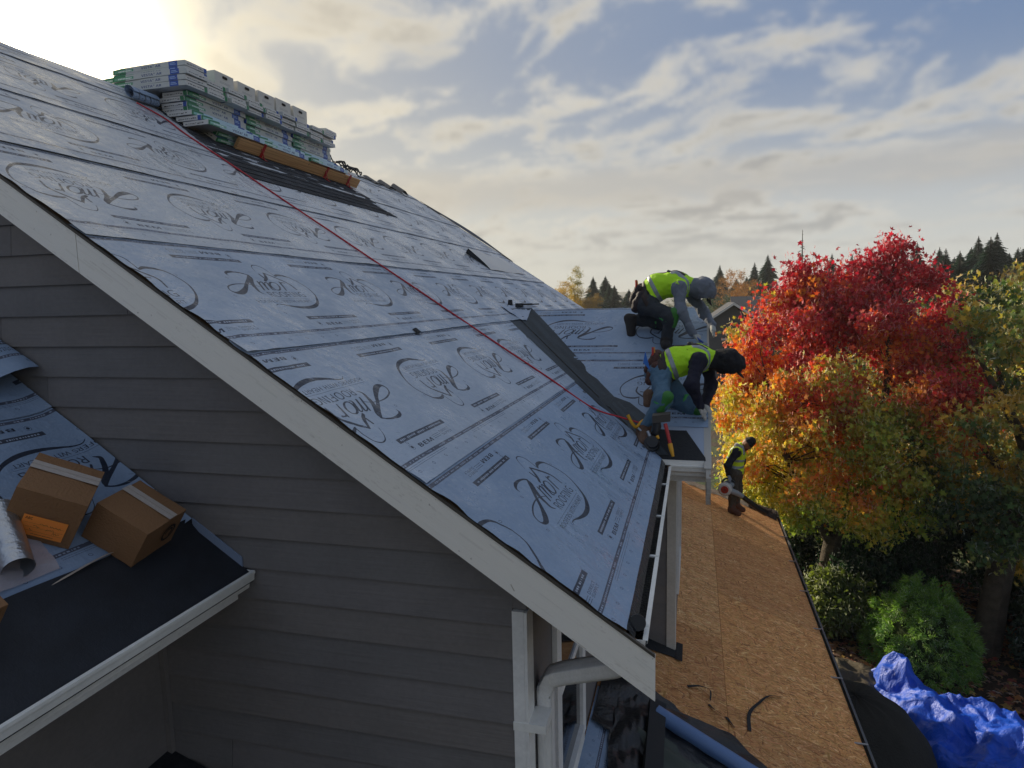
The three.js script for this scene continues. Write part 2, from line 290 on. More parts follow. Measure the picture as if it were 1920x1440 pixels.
const whitePaint = mat({ color: '#efeeea', roughness: .55, bumpMap: rep(bumpGrain, .5, .5), bumpScale: .0008, map: rep(blotchSoft, .9, .9) });
const fasciaMat = mat({ roughness: .65, bumpMap: rep(bumpGrain, .5, .5), bumpScale: .0012, map: canvasTex(2048, 512, (x, w, h) => { // tile 4 m x 1 m
  const R = rng(77); x.fillStyle = '#ebe7dd'; x.fillRect(0, 0, w, h);
  for (let i = 0; i < 700; i++) { x.fillStyle = `rgba(${R() < .5 ? '120,110,95' : '215,212,205'},${R() * .10})`; const a = R() * w, b = R() * h; x.fillRect(a, b, 8 + R() * 120, 1 + R() * 4); }
  for (let i = 0; i < 110; i++) { x.fillStyle = `rgba(84,72,58,${.12 + R() * .35})`; x.beginPath(); x.ellipse(R() * w, R() * h, .6 + R() * 1.8, .6 + R() * 2, R() * 3, 0, 7); x.fill(); }
  for (let i = 0; i < 40; i++) { const a = R() * w, b = R() * h, r = 20 + R() * 70; for (let k = 0; k < 30; k++) { x.fillStyle = `rgba(120,110,94,${R() * .10})`; x.fillRect(a + (R() - .5) * r * 2, b + (R() - .5) * r * .5, 3 + R() * 14, 1 + R() * 3); } }
  for (let i = 0; i < 14; i++) { x.strokeStyle = `rgba(96,80,60,${.2 + R() * .3})`; x.lineWidth = 1 + R() * 1.5; const a = R() * w, b = R() * h; x.beginPath(); x.moveTo(a, b); x.lineTo(a + 10 + R() * 40, b + (R() - .5) * 20); x.stroke(); }
}) }); fasciaMat.map.repeat.set(.25, 1);
const rustPaint = mat({ roughness: .8, bumpMap: rep(bumpGrain, .5, 1.5), bumpScale: .003, map: canvasTex(512, 512, (x, w, h) => { const R = rng(5); x.fillStyle = '#a8a39a'; x.fillRect(0, 0, w, h); for (let i = 0; i < 320; i++) { x.fillStyle = `rgba(${R() < .6 ? '92,58,40' : '60,48,40'},${R() * .5})`; x.fillRect(R() * w, R() * h, 6 + R() * 30, 6 + R() * 60); } }) });
const gutterWhite = mat({ color: '#eeede7', roughness: .42, map: rep(blotchSoft, .6, .6) });
const gutterWhite0 = mat({ color: '#eeede7', roughness: .42 });
const gutterGrey = mat({ color: '#565b60', roughness: .5, map: rep(blotch, .9, .9) });
const blackFelt = mat({ color: '#1c1e22', roughness: .8, bumpMap: rep(bumpFine, 3, 3), bumpScale: .002 });
const blackTar = mat({ color: '#15171a', roughness: .38, bumpMap: rep(bumpCrinkle, 3, 3), bumpScale: .012 });
const valleyMat = mat({ color: '#3d464d', roughness: .72, bumpMap: rep(bumpFine, 2, 2), bumpScale: .002, map: rep(blotch, .8, .8) });
const woodMat = mat({ roughness: .75, bumpMap: rep(bumpGrain, 1, 4), bumpScale: .002, map: canvasTex(1024, 256, (x, w, h) => { const R = rng(9); x.fillStyle = '#c89c6a'; x.fillRect(0, 0, w, h); for (let i = 0; i < 260; i++) { x.strokeStyle = `rgba(${R() < .5 ? '120,80,44' : '206,166,118'},${.1 + R() * .22})`; x.lineWidth = 1 + R() * 2.4; const b = R() * h; x.beginPath(); x.moveTo(0, b); x.bezierCurveTo(w * .3, b + (R() - .5) * 16, w * .6, b + (R() - .5) * 16, w, b); x.stroke(); } for (let i = 0; i < 5; i++) { x.fillStyle = 'rgba(84,52,28,.75)'; x.beginPath(); x.ellipse(R() * w, R() * h, 7, 4, 0, 0, 7); x.fill(); } }) });
const deckMat = mat({ color: '#6d5136', roughness: .9 });
const redPaint = mat({ color: '#a51c1f', roughness: .45 });
const darkGlass = new THREE.MeshPhysicalMaterial({ color: '#0d1114', roughness: .06, metalness: 0, side: THREE.DoubleSide, specularIntensity: 1 });

// ------------------------------------------------------------------ house geometry
const ZG = -3.07, ZF = -2.81, ZB = -13.8;                     // gable wall, near rake, far rake
const PM = 2 / 3, CM = Math.hypot(1, PM);                      // main pitch 8:12
const XE = -0.278, XR = -6.15, WX = -0.7875;
const my = x => H - 1.6326 - PM * x;                           // top of the main roof
const nM = V(PM, 1, 0).normalize();
const mainAt = (s, t, off = 0) => V(XE - s / CM, my(XE - s / CM), -t).addScaledVector(nM, off);
const PC = .587, CC = Math.hypot(1, PC), ZRC = -8.4, ZEC = -6.1, XRC = .135;
const cyy = z => H - .1 - PC * (z - ZRC);                       // cross gable, slope towards the camera
const nC = V(0, 1, PC).normalize();
const crossAt = (s, x, off = 0) => V(x, cyy(ZEC - s / CC), ZEC - s / CC).addScaledVector(nC, off);
const creaseX = z => (-1.6326 + .1 + PC * (z - ZRC)) / PM;
const PO = .354, oy = x => H - 3.53 - PO * (x + .15), XO = 1.56, nO = V(PO, 1, 0).normalize();
const osbAt = (x, z, off = 0) => V(x, oy(x), z).addScaledVector(nO, off);
const ly = x => H - 1.45 - PM * (x + 2.381);                    // low side roof
const lowAt = (a, z, off = 0) => { const x = -2.381 + a / CM; return V(x, ly(x), z).addScaledVector(nM, off); };

const house = thing('house', [0, 0, 0], 'dark grey lap sided house with printed roofing underlayment and white trim', 'house');
const tint = (g, amp, seed, f = 2.2) => { const p = g.attributes.position, c = new Float32Array(p.count * 3); for (let i = 0; i < p.count; i++) { const n = 1 + amp * fbm(p.getX(i) * f + seed, p.getY(i) * f, p.getZ(i) * f, 4); c[i * 3] = c[i * 3 + 1] = c[i * 3 + 2] = Math.min(1, n * .94); } g.setAttribute('color', new THREE.BufferAttribute(c, 3)); return g; };

// siding
{
  const wall = sub('gable_wall', house); const R = rng(4), dy = .1765;
  for (let k = -15; k < 34; k++) {
    const yb = H - .5468 - .1765 * k, yt = yb + dy + .025; if (yb < .2) break;
    const xr = y => Math.min(-.862, (H - 1.6326 - .03 - y) / PM); const xl = y => Math.max(-7.2, 2 * XR - (H - 1.6326 - .03 - y) / PM);
    if (xr(yt) <= xl(yt) + .2) continue;
    const cut = [xl(yb), ...(R() < .5 ? [-5.3 + R() * 3] : [-4.4 + R() * 1.2]), 99].sort((a, b) => a - b);
    for (let c = 0; c < 2; c++) {
      const x0b = c ? cut[1] + .0015 : xl(yb), x1b = c ? xr(yb) : Math.min(xr(yb), cut[1] - .0015), x0t = c ? x0b : xl(yt), x1t = c ? xr(yt) : Math.min(xr(yt), x1b);
      if (x1t <= x0t || x1b <= x0b) continue;
      const zf = ZG + .024, zt = ZG + .004, zb = ZG - .004;
      const pos = [x0b, yb, zf, x1b, yb, zf, x1t, yt, zt, x0t, yt, zt, x0b, yb, zb, x1b, yb, zb, x1t, yt, zb, x0t, yt, zb];
      const g = geom(pos, null, [0, 1, 2, 0, 2, 3, 0, 4, 5, 0, 5, 1, 1, 5, 6, 1, 6, 2, 0, 3, 7, 0, 7, 4, 3, 2, 6, 3, 6, 7, 4, 7, 6, 4, 6, 5]).toNonIndexed(); g.computeVertexNormals();
      const uv = g.attributes.uv; for (let i = 0; i < uv.count; i++) uv.setXY(i, g.attributes.position.getX(i) + k * .37, g.attributes.position.getY(i));
      add('siding_plank', g, sidingMats[(k + 20 + c) % 3], wall);
    }
  }
  add('wall_sheathing', prismZ([[-7.2, .1], [WX - .02, .1], [WX - .02, H - 1.6326 - PM * (WX - .02) - .12], [XR, my(XR) - .12], [-7.2, my(-5.1) - .12]], ZG - .25, ZG - .006), sidingMats[0], wall);
  // small block above the corner board
  add('siding_block', box(-.862, -.79, H - 1.515, H - 1.38, ZG - .004, ZG + .012), sidingMats[0], wall);
  const cb = sub('corner_board', house);
  add('front_board', box(-.862, -.803, .1, H - 1.525, ZG - .01, ZG + .026), whitePaint, cb);
  add('side_board', box(-.802, -.7855, .1, H - 1.527, ZG - .10, ZG + .026), whitePaint, cb);
  // eave side wall, right
  add('eave_wall', box(WX - .16, WX, .1, H - 1.32, -13.5, ZG - .10), sidingMats[0], house);
  add('back_wall', box(-11.4, WX - .17, .1, H - 1.3, -13.5, -13.3), sidingMats[0], house);
  // low wall on the left that comes towards the viewer, and its inside corner trim
  add('side_wall', box(-3.5, -3.02, .1, H - 1.35, -3.05, .6), sidingMats[1], house);
  add('inside_corner_trim', box(-3.018, -2.985, .1, H - 1.6, -3.052, -3.02), sidingMats[1], house);
}
// barge boards
{
  const yb = .225, e = -.149;
  const alongSlope = g => { const p = g.attributes.position, uv = g.attributes.uv; for (let i = 0; i < p.count; i++) { const x = p.getX(i), y = p.getY(i); uv.setXY(i, (x - PM * (y - H)) / CM, ((y - H) + PM * x) / CM); } return g; };
  const board = (x0, x1) => alongSlope(prismZ([[x0, my(x0) - yb], [x1, my(x1) - yb], [x1, my(x1) - .012], [x0, my(x0) - .012]], ZF - .02, ZF));
  const f = sub('barge_board', house);
  add('board', board(-3.09, e), fasciaMat, f, 'long weathered white barge board');
  add('board', board(XR, -3.094), fasciaMat, f);
  add('rafter', prismZ([[XR, my(XR) - .2], [-.2, my(-.2) - .2], [-.2, my(-.2) - .03], [XR, my(XR) - .03]], ZF - .06, ZF - .022), deckMat, f);
  const mir = x => 2 * XR - x;
  add('board', prismZ([[XR, my(XR) - yb], [XR, my(XR) - .012], [mir(-.6), my(-.6) - .012], [mir(-.6), my(-.6) - yb]], ZF - .02, ZF), fasciaMat, f);
  add('board', prismZ([[XR, my(XR) - yb], [-.3, my(-.3) - yb], [-.3, my(-.3) - .02], [XR, my(XR) - .02]], ZB, ZB + .02), fasciaMat, f);
}
// main roof
{
  const roof = sub('main_roof', house);
  const slab = (x0, x1, z0, z1) => prismZ([[x0, my(x0) - .03], [x1, my(x1) - .03], [x1, my(x1) - .012], [x0, my(x0) - .012]], z0, z1);
  add('roof_deck', slab(XR, XE, ZB + .005, ZF - .024), deckMat, roof);
  add('roof_deck', prismZ([[XR, my(XR) - .03], [XR, my(XR) - .012], [2 * XR - XE, my(XE) - .012], [2 * XR - XE, my(XE) - .03]], ZB + .005, ZF - .024), deckMat, roof);
  add('drip_edge', prismZ([[XR, my(XR) - .020], [-.15, my(-.15) - .020], [-.15, my(-.15) - .006], [XR, my(XR) - .006]], ZF - .01, ZF + .006), mat({ color: '#4a443c', roughness: .6 }), roof);
  // underlayment courses
  const phase = [3.10, 3.004 - .51, 3.711 - .505, 2.7, 3.3, 2.9, 3.05];
  const valleyT = x => x > -.92 ? lerp(6.53, 6.36, sstep(-.92, -.28, x)) : lerp(6.55, 7.71, (-.92 - x) / 1.195);
  for (let k = 0; k < 7; k++) {
    const s0 = k * 1.104, flip = k % 2 === 1, top = k === 6, R = rng(60 + k);
    const nt = k < 2 ? 90 : 230, off = .001 + (k ? 0 : .001), ph = R() * 10;
    const wdt = top ? .95 : TS;
    const g = sheet(nt, 34, (u, v) => {
      const sv = v * wdt; let s = s0 + sv;
      const x = XE - s / CM; const tEnd = k < 2 ? valleyT(x) : 13.84 + .03 * N3(s * 3, k, 1); const tS = 2.806 - .012 * N3(s * 4, k, 5) + .004;
      const t = lerp(tS, tEnd, u);
      // lower edge lifts a little and wanders, the rake edge ripples
      const wob = k ? .007 * N3(t * .5, ph) + .002 * N3(t * 4, ph) : 0; s += wob * (1 - v);
      const edge = Math.exp(-sv / .05), lift = k ? edge * (.002 + .008 * Math.max(0, N3(t * 1.1, ph + 3))) : 0;
      const rk = Math.exp(-(t - 2.806) / .22);
      let o = off + .006 * (1 - v) * (k ? 1 : .2) + lift + .0035 * fbm(t * 2.3, s * 3.1, ph, 3) + .0035 + rk * .016 * Math.max(-.4, N3(s * 7 + t * 9, t * 2, ph)) + .004 * Math.pow(1 - Math.abs(N3(t * 1.3 + s * 1.1, s * 2.2 - t * .6, ph)), 8);
      let p;
      if (top && s > 7.04) { const d = s - 7.04; const q = mainAt(7.04, t, o); p = V(q.x - d * .8, q.y - d * .45, q.z); } else p = mainAt(s, t, o);
      const tt = flip ? -(t - phase[k]) / TT : (t - phase[k]) / TT; return [p, tt, flip ? 1 - sv / TS : sv / TS];
    });
    add('underlayment_sheet', tint(g, .22, k * 3.1, .9), memMat[k === 0 ? 0 : k === 1 ? 1 : k === 2 ? 1 : 2], roof);
  }
  // starter strip at the eave
  add('starter_strip', sheet(60, 4, (u, v) => { const t = lerp(2.83, 6.3, u), s = .03 - v * .085; return [mainAt(s, t, .003 + .002 * N3(t * 6, v * 3) - (v > .5 ? (v - .5) * .03 : 0)), t, s]; }), blackTar, roof);
  // folded edge along the far rake near the ridge
  add('loose_flap', sheet(20, 6, (u, v) => { const s = lerp(4.2, 6.6, u), t = 13.8 + v * .5; const c = Math.sin(u * Math.PI); return [mainAt(s, t, .02 + .10 * c * v - .10 * v * v), t, s]; }, .003), mat({ color: '#2b303a', roughness: .6 }), roof);
  // shingled patch under the stack
  const shMats = ['#34373d', '#3c3f45', '#2d3036'].map(c => mat({ color: c, roughness: .95, bumpMap: rep(bumpFine, 6, 6), bumpScale: .004, map: rep(blotch, 4, 4) }));
  const R = rng(31);
  for (let r = 0; r < 12; r++) {
    const s = 5.02 + r * .143;
    for (let t = 6.12 + (r % 2) * .0 + r * .03; t < 9.5 - .03 * r + (r < 4 ? .06 * r : .2); ) { const l = .2 + R() * .2; const a = mainAt(s, t, .010 + R() * .003), up = mainAt(s + .16, t, .004).sub(a); add('shingle', obox(a, V(0, 0, -l + .002), up, nM.clone().multiplyScalar(.006)), shMats[R() * 3 | 0], roof); t += l; }
  }
}
// valley and cross gable
{
  const roof = sub('cross_gable_roof', house);
  add('roof_deck', prismX([[ZEC, cyy(ZEC) - .03], [ZEC, cyy(ZEC) - .012], [ZRC, cyy(ZRC) - .012], [ZRC, cyy(ZRC) - .03]], -2.2, XRC - .03), deckMat, roof);
  add('roof_deck', prismX([[ZRC, cyy(ZRC) - .03], [ZRC, cyy(ZRC) - .008], [2 * ZRC - ZEC, cyy(ZEC) - .008], [2 * ZRC - ZEC, cyy(ZEC) - .03]], -2.2, XRC - .03), deckMat, roof);
  // valley strip, both wings
  add('valley_strip', sheet(24, 2, (u, v) => { const x = lerp(-2.32, -.33, u), zc = ZRC + (x + 2.302) * PM / PC; const wl = lerp(.62, .06, u); const p = V(x, my(x), zc + wl * v).addScaledVector(nM, .0035); return [p, x, v]; }), valleyMat, roof);
  add('valley_strip', sheet(24, 2, (u, v) => { const z = lerp(-8.42, -6.14, u), x = creaseX(z) + v * lerp(.30, .10, u); const p = V(x, cyy(z), z).addScaledVector(nC, .016 + .01 * v * Math.sin(u * 9)); return [p, z, v]; }), valleyMat, roof);
  const sheets = [[.455, 1.675, -.885, memMat[0]], [1.556, 2.776, -1.96, memMat[0]]];
  sheets.forEach(([s0, s1, ph, m], k) => {
    const g = sheet(60, 34, (u, v) => {
      const s = lerp(s0, s1, v); const sc = Math.min(s, 2.665), z = ZEC - sc / CC; const x = lerp(creaseX(z) + .04 + .14 * v * k + (k ? .02 : .12), XRC + .006, u);
      const o = .004 + k * .003 * (1 - v) + .006 * fbm(x * 2.4, s * 3, k + 4, 3) + .005 * Math.pow(1 - Math.abs(N3(x * 1.6 + s * .5, s * 1.4, k)), 9) + .003;
      let p = crossAt(sc, x, o); if (s > 2.665) { p.z -= (s - 2.665) * .85; p.y -= (s - 2.665) * .5; }
      return [p, -(x - ph) / TT, 1 - (s - s0) / TS];
    });
    add('underlayment_sheet', tint(g, .15, k * 5 + 2, .9), m, roof);
  });
  // black starter membrane by the eave, with a grey corner left bare
  const flat = (pts, off, m, nm) => { const sh = new THREE.ShapeGeometry(new THREE.Shape(pts.map(p => new THREE.Vector2(p[0], p[1])))); const q = sh.attributes.position; for (let i = 0; i < q.count; i++) { const w = crossAt(q.getY(i), q.getX(i), off); q.setXYZ(i, w.x, w.y, w.z); } sh.computeVertexNormals(); return add(nm, sh, m, roof); };
  flat([[-.27, .0], [.13, .0], [.13, .46], [-.72, .46]], .0015, mat({ color: '#9aa6b8', roughness: .6, bumpMap: bumpFine, bumpScale: .002 }), 'eave_sheet');
  flat([[-.265, -.004], [.115, -.004], [.11, .04], [-.06, .40], [-.20, .40], [-.58, .44]], .010, blackFelt, 'starter_membrane');
  flat([[-.30, .38], [-.52, .45], [-.98, .86], [-.86, .93], [-.62, .80], [-.40, .55]], .017, valleyMat, 'starter_membrane');
  // bunched cap where the ridge meets the main roof
  add('ridge_cap_fold', sheet(14, 8, (u, v) => { const x = lerp(-2.36, -2.02, u), a = v * 1.2 - .35; const z = ZRC + a * .30 + .03 * N3(u * 4, v * 4); return [V(x, Math.max(cyy(Math.max(z, ZRC - .3)), my(x)) + .025 + .02 * N3(u * 5, v * 6, 2) + (a < 0 ? -.02 : 0), z), u * .5, v * .3]; }, .003), mat({ color: '#a5b1c3', roughness: .5, bumpMap: bumpCrinkle, bumpScale: .01 }), roof);
  // rake board with plumb cut end, weathered
  const rb = (zA, zB, yo, th, x0, x1) => prismX([[zA, cyy(zA) - yo - th], [zB, cyy(zB) - yo - th], [zB, cyy(zB) - yo], [zA, cyy(zA) - yo]], x0, x1);
  add('rake_board', rb(-5.93, ZRC, .012, .235, XRC - .02, XRC + .022), rustPaint, roof, 'weathered rake board with peeling paint');
  add('rake_board', prismX([[ZRC, cyy(ZRC) - .25], [ZRC, cyy(ZRC) - .012], [2 * ZRC + 5.93, cyy(-5.93) - .012], [2 * ZRC + 5.93, cyy(-5.93) - .25]], XRC - .02, XRC + .022), rustPaint, roof);
  add('drip_edge', rb(-6.02, ZRC, -.004, .012, XRC - .035, XRC + .028), mat({ color: '#b5b2ab', roughness: .5, metalness: .3 }), roof);
  add('drip_edge', box(-.27, XRC - .036, cyy(ZEC) - .045, cyy(ZEC) + .004, ZEC - .004, ZEC + .006), gutterWhite0, roof);
  // bump-out walls below
  const w = sub('bump_out_wall', house);
  for (let k = 0; k < 12; k++) { const yb = H - 1.62 - .1765 * (k + 1); const g = geom([WX, yb, -6.554, -.235, yb, -6.554, -.235, yb + .19, -6.566, WX, yb + .19, -6.566], [0, 0, .6, 0, .6, .19, 0, .19], [0, 1, 2, 0, 2, 3]); if (yb > oy(-.5) - .25) { add('siding_plank', g, sidingMats[k % 3], w); add('siding_plank', geom([WX, yb, -6.554, -.235, yb, -6.554, -.235, yb, -6.57, WX, yb, -6.57], null, [0, 2, 1, 0, 3, 2]), sidingMats[k % 3], w); } }
  add('wall_core', box(WX + .01, -.155, oy(-.155) - .3, H - 1.53, -10.22, -6.575), sidingMats[1], w);
  add('wall_gable', prismX([[-10.22, H - 1.53], [-6.6, H - 1.53], [ZRC, H - .2]], -.17, -.155), sidingMats[1], w);
  add('corner_board', box(-.236, -.15, oy(-.2) - .03, H - 1.55, -6.59, -6.545), mat({ color: '#cfc8bc', roughness: .6, map: rep(blotchSoft, 1, 1) }), w);
  add('corner_board', box(-.156, -.146, oy(-.2) - .03, H - 1.55, -6.66, -6.591), whitePaint, w);
  add('flashing', sheet(8, 4, (u, v) => { const x = lerp(-.62, -.09, u), z = lerp(-6.56, -6.38 + .03 * Math.sin(u * 5), v); return [osbAt(x, z, .012 + .004 * Math.sin(u * 9 + v * 3)), u, v]; }, .003), blackFelt, w);
  add('flashing', sheet(4, 4, (u, v) => { const x = lerp(-.148, -.085, u), z = lerp(-6.72, -6.38, v); return [osbAt(x, z, .016 + .006 * u), u, v]; }, .003), blackFelt, w);
  const win = sub('window', w);
  add('frame', box(-.150, -.125, H - 3.1, H - 1.68, -7.05, -6.95), whitePaint, win); add('frame', box(-.150, -.125, H - 3.1, H - 1.68, -8.2, -8.1), whitePaint, win);
  add('frame', box(-.150, -.124, H - 1.78, H - 1.68, -8.1, -7.05), whitePaint, win); add('frame', box(-.150, -.124, H - 3.1, H - 3.0, -8.1, -7.05), whitePaint, win);
  add('pane', box(-.150, -.14, H - 3.0, H - 1.78, -8.1, -7.05), darkGlass, win);
}
// gutters (K profile, thin metal)
function gutterGeo(prof, len, place) { // prof [[across,up]...] open polyline; place(across, up, along)
  const th = .003, pos = [], uv = [], idx = []; const n = prof.length;
  const seg = 24; for (let i = 0; i <= seg; i++) for (const [a, b] of prof) { const p = place(a, b, i / seg * len); pos.push(p.x, p.y, p.z); uv.push(i / seg * len, a + b); }
  for (let i = 0; i < seg; i++) for (let k = 0; k < n - 1; k++) { const a = i * n + k; idx.push(a, a + 1, a + n + 1, a, a + n + 1, a + n); }
  const g = geom(pos, uv, idx).toNonIndexed(); g.computeVertexNormals(); return g;
}
const KP = [[0, 0], [0, -.105], [.075, -.105], [.082, -.075], [.112, -.055], [.118, -.012], [.104, -.010], [.104, 0], [.126, 0], [.126, -.014], [.121, -.014]];
{
  const g = sub('main_gutter', house);
  const place = (a, b, t) => V(-.311 + a, H - 1.505 + b, -2.86 - t);
  add('trough', gutterGeo(KP, 3.40, place), gutterWhite, g);
  add('end_cap', prismZ([[-.311, H - 1.61], [-.236, H - 1.61], [-.229, H - 1.58], [-.199, H - 1.56], [-.193, H - 1.505], [-.311, H - 1.505]], -2.862, -2.858), gutterWhite, g);
  add('gutter_silt', sheet(50, 4, (u, v) => { const t = u * 3.35, a = .004 + v * .108; return [place(a, -.055 + .012 * N3(t * 9, v * 5) + .008 * N3(t * 30, v * 12, 3), t + .02), t * 2, v * .3]; }), mat({ color: '#2a2c2c', roughness: .35, bumpMap: rep(bumpFine, 2, 2), bumpScale: .008, map: rep(blotch, 3, 3) }), g);
  add('tar_smear', sheet(60, 3, (u, v) => { const t = u * 3.3, w = .03 + .03 * Math.max(0, N3(t * 7, 1)) + .02 * N3(t * 25, 4); return [place(.002 + v * w, -.002 - v * .05, t + .05), t, v]; }), blackTar, g);
  for (const t of [.14, 1.02, 1.78, 2.62]) add('gutter_strap', box(-.309, -.188, H - 1.512, H - 1.503, -2.86 - t - .012, -2.86 - t + .012), mat({ color: '#cfd0cc', roughness: .4 }), g);
  const c = sub('cross_gutter', house);
  add('trough', gutterGeo(KP, .31, (a, b, t) => V(-.192 + t, H - 1.495 + b, -6.21 + a)), gutterWhite, c);
  add('end_cap', prismX([[-6.21, H - 1.6], [-6.135, H - 1.6], [-6.128, H - 1.57], [-6.098, H - 1.55], [-6.092, H - 1.497], [-6.21, H - 1.497]], .115, .119), gutterWhite, c);
  add('fascia', box(-.2, XRC - .022, H - 1.66, H - 1.48, -6.235, -6.213), whitePaint, c);
  add('soffit', box(-.75, XRC - .022, H - 1.672, H - 1.662, -6.56, -6.213), whitePaint, c);
  add('fascia', box(-.335, -.313, H - 1.64, H - 1.47, -13.6, -2.84), whitePaint, house);
}
// downspout: rectangular corrugated pipe
{
  const d = sub('downspout', house);
  const path = [V(-.27, H - 1.62, -3.0), V(-.30, H - 1.69, -3.02), V(-.36, H - 1.755, -3.06), V(-.62, H - 1.90, -3.19), V(-.70, H - 1.955, -3.23), V(-.735, H - 2.03, -3.25), V(-.742, H - 2.15, -3.25), V(-.742, H - 4.6, -3.25)];
  const c = new THREE.CatmullRomCurve3(path, false, 'catmullrom', .25); const n = 90; const pos = [], uv = [], idx = []; const prof = [];
  const hw = .038, hd = .048; for (let k = 0; k < 28; k++) { const s = k / 28 * 4, e = s | 0, f = s - e; const rb = .0035 * Math.cos(f * Math.PI * 8); const q = e === 0 ? [lerp(-1, 1, f), -1] : e === 1 ? [1, lerp(-1, 1, f)] : e === 2 ? [lerp(1, -1, f), 1] : [-1, lerp(1, -1, f)]; prof.push([q[0] * hw + (e % 2 ? (e === 1 ? rb : -rb) : 0), q[1] * hd + (e % 2 ? 0 : (e === 0 ? -rb : rb))]); }
  for (let i = 0; i <= n; i++) { const u = i / n, p = c.getPoint(u), t = c.getTangent(u); const b = V(0, 0, 1).addScaledVector(t, -t.z).normalize(), a = t.clone().cross(b); for (const [x, y] of prof) { const q = p.clone().addScaledVector(a, x).addScaledVector(b, y); pos.push(q.x, q.y, q.z); uv.push(x + y, u * 3); } }
  for (let i = 0; i < n; i++) for (let k = 0; k < 28; k++) { const a = i * 28 + k, b = i * 28 + (k + 1) % 28; idx.push(a, b, b + 28, a, b + 28, a + 28); }
  add('pipe', geom(pos, uv, idx), mat({ color: '#efeeea', roughness: .45, map: rep(blotchSoft, 2, 2) }), d);
  add('strap', box(-.866, -.698, H - 2.16, H - 2.115, -3.2, -3.041), gutterWhite, d);
}
// windows in the eave wall
{
  const win = (z0, z1, yb, ytop, rail) => {
    const w = sub('window', house); const x0 = WX + .002, f = (za, zb, ya, yb2, p = .03) => box(x0, x0 + p, ya, yb2, Math.min(za, zb), Math.max(za, zb));
    add('frame', f(z0, z0 + .13, yb, ytop), whitePaint, w); add('frame', f(z1 - .13, z1, yb, ytop), whitePaint, w); add('frame', f(z0 + .131, z1 - .131, yb, yb + .11, .04), whitePaint, w); add('frame', f(z0 + .131, z1 - .131, ytop - .1, ytop), whitePaint, w);
    add('sash_rail', f(z0 + .131, z1 - .131, rail, rail + .055, .022), whitePaint, w);
    add('pane', f(z0 + .131, z1 - .131, yb + .112, rail - .002, .006), darkGlass, w); add('pane', f(z0 + .131, z1 - .131, rail + .057, ytop - .102, .010), darkGlass, w);
  };
  win(-4.66, -3.63, H - 3.2, H - 1.72, H - 2.42); win(-6.5, -5.34, H - 3.1, H - 1.72, H - 2.42);
}
// porch roof with bare OSB
{
  const p = sub('porch_roof', house); const R = rng(12);
  const panel = (x0, x1, z0, z1) => { const a = osbAt(x0, z0, -.012), g = obox(a, osbAt(x1, z0, -.012).sub(a), V(0, 0, z1 - z0), nO.clone().multiplyScalar(.011 + R() * .002)); const uv = g.attributes.uv, ou = R() * 3, ov = R() * 3; for (let i = 0; i < uv.count; i++) uv.setXY(i, uv.getX(i) + ou, uv.getY(i) + ov); add('osb_panel', g, osbMat[R() * 4 | 0], p); };
  const rows = [[.327, 1.545], [-.78, .323]];
  rows.forEach(([x0, x1], r) => { for (let z = -13.33, i = 0; z < -3.4; i++) { const l = i === 0 && r ? 1.22 : 2.44; panel(x0, x1, z, Math.min(-3.2, z + l - .009)); z += l; } });
  add('rafter_slab', prismZ([[WX, oy(WX) - .16], [1.5, oy(1.5) - .16], [1.5, oy(1.5) - .014], [WX, oy(WX) - .014]], -13.3, -3.25), deckMat, p);
  // worn strip of old felt and paint along the far rake
  add('old_felt_edge', sheet(60, 4, (u, v) => { const x = lerp(-.14, 1.5, u), z = -13.345 + v * (.34 + .16 * N3(x * 5, 3) + .06 * N3(x * 22, 7)); return [osbAt(x, z, .0055 + .004 * N3(x * 8, v * 5)), x, v]; }), mat({ roughness: .9, map: canvasTex(512, 128, (x, w, h) => { const q = rng(3); x.fillStyle = '#8f857a'; x.fillRect(0, 0, w, h); for (let i = 0; i < 300; i++) { x.fillStyle = `rgba(${q() < .5 ? '60,52,46' : '178,170,158'},${q() * .6})`; x.fillRect(q() * w, q() * h, 4 + q() * 30, 2 + q() * 12); } }) }), p);
  add('rake_board', prismZ([[-.14, oy(-.14) - .2], [1.5, oy(1.5) - .2], [1.5, oy(1.5) - .015], [-.14, oy(-.14) - .015]], -13.37, -13.345), rustPaint, p);
  const g = sub('porch_gutter', house);
  add('trough', gutterGeo(KP.map(([a, b]) => [a, b]), 10.2, (a, b, t) => V(1.462 + a, H - 4.105 + b, -13.35 + t)), gutterGrey, g);
  add('gutter_silt', sheet(80, 3, (u, v) => { const t = u * 10.1; return [V(1.466 + v * .1, H - 4.145 + .01 * N3(t * 6, v * 4), -13.33 + t), t * 2, v * .3]; }), mat({ color: '#24221f', roughness: .7, bumpMap: rep(bumpFine, 2, 2), bumpScale: .01 }), g);
  for (let t = .3; t < 10; t += 1.12) add('gutter_strap', box(1.463, 1.585, H - 4.112, H - 4.103, -13.35 + t - .01, -13.35 + t + .01), mat({ color: '#9a9d9f', roughness: .4, metalness: .6 }), g);
  add('fascia', box(1.435, 1.458, H - 4.32, H - 4.10, -13.34, -3.2), whitePaint, g);
  add('porch_wall', box(.9, 1.0, .05, oy(.95) - .17, -13.0, -3.4), sidingMats[0], house);
}
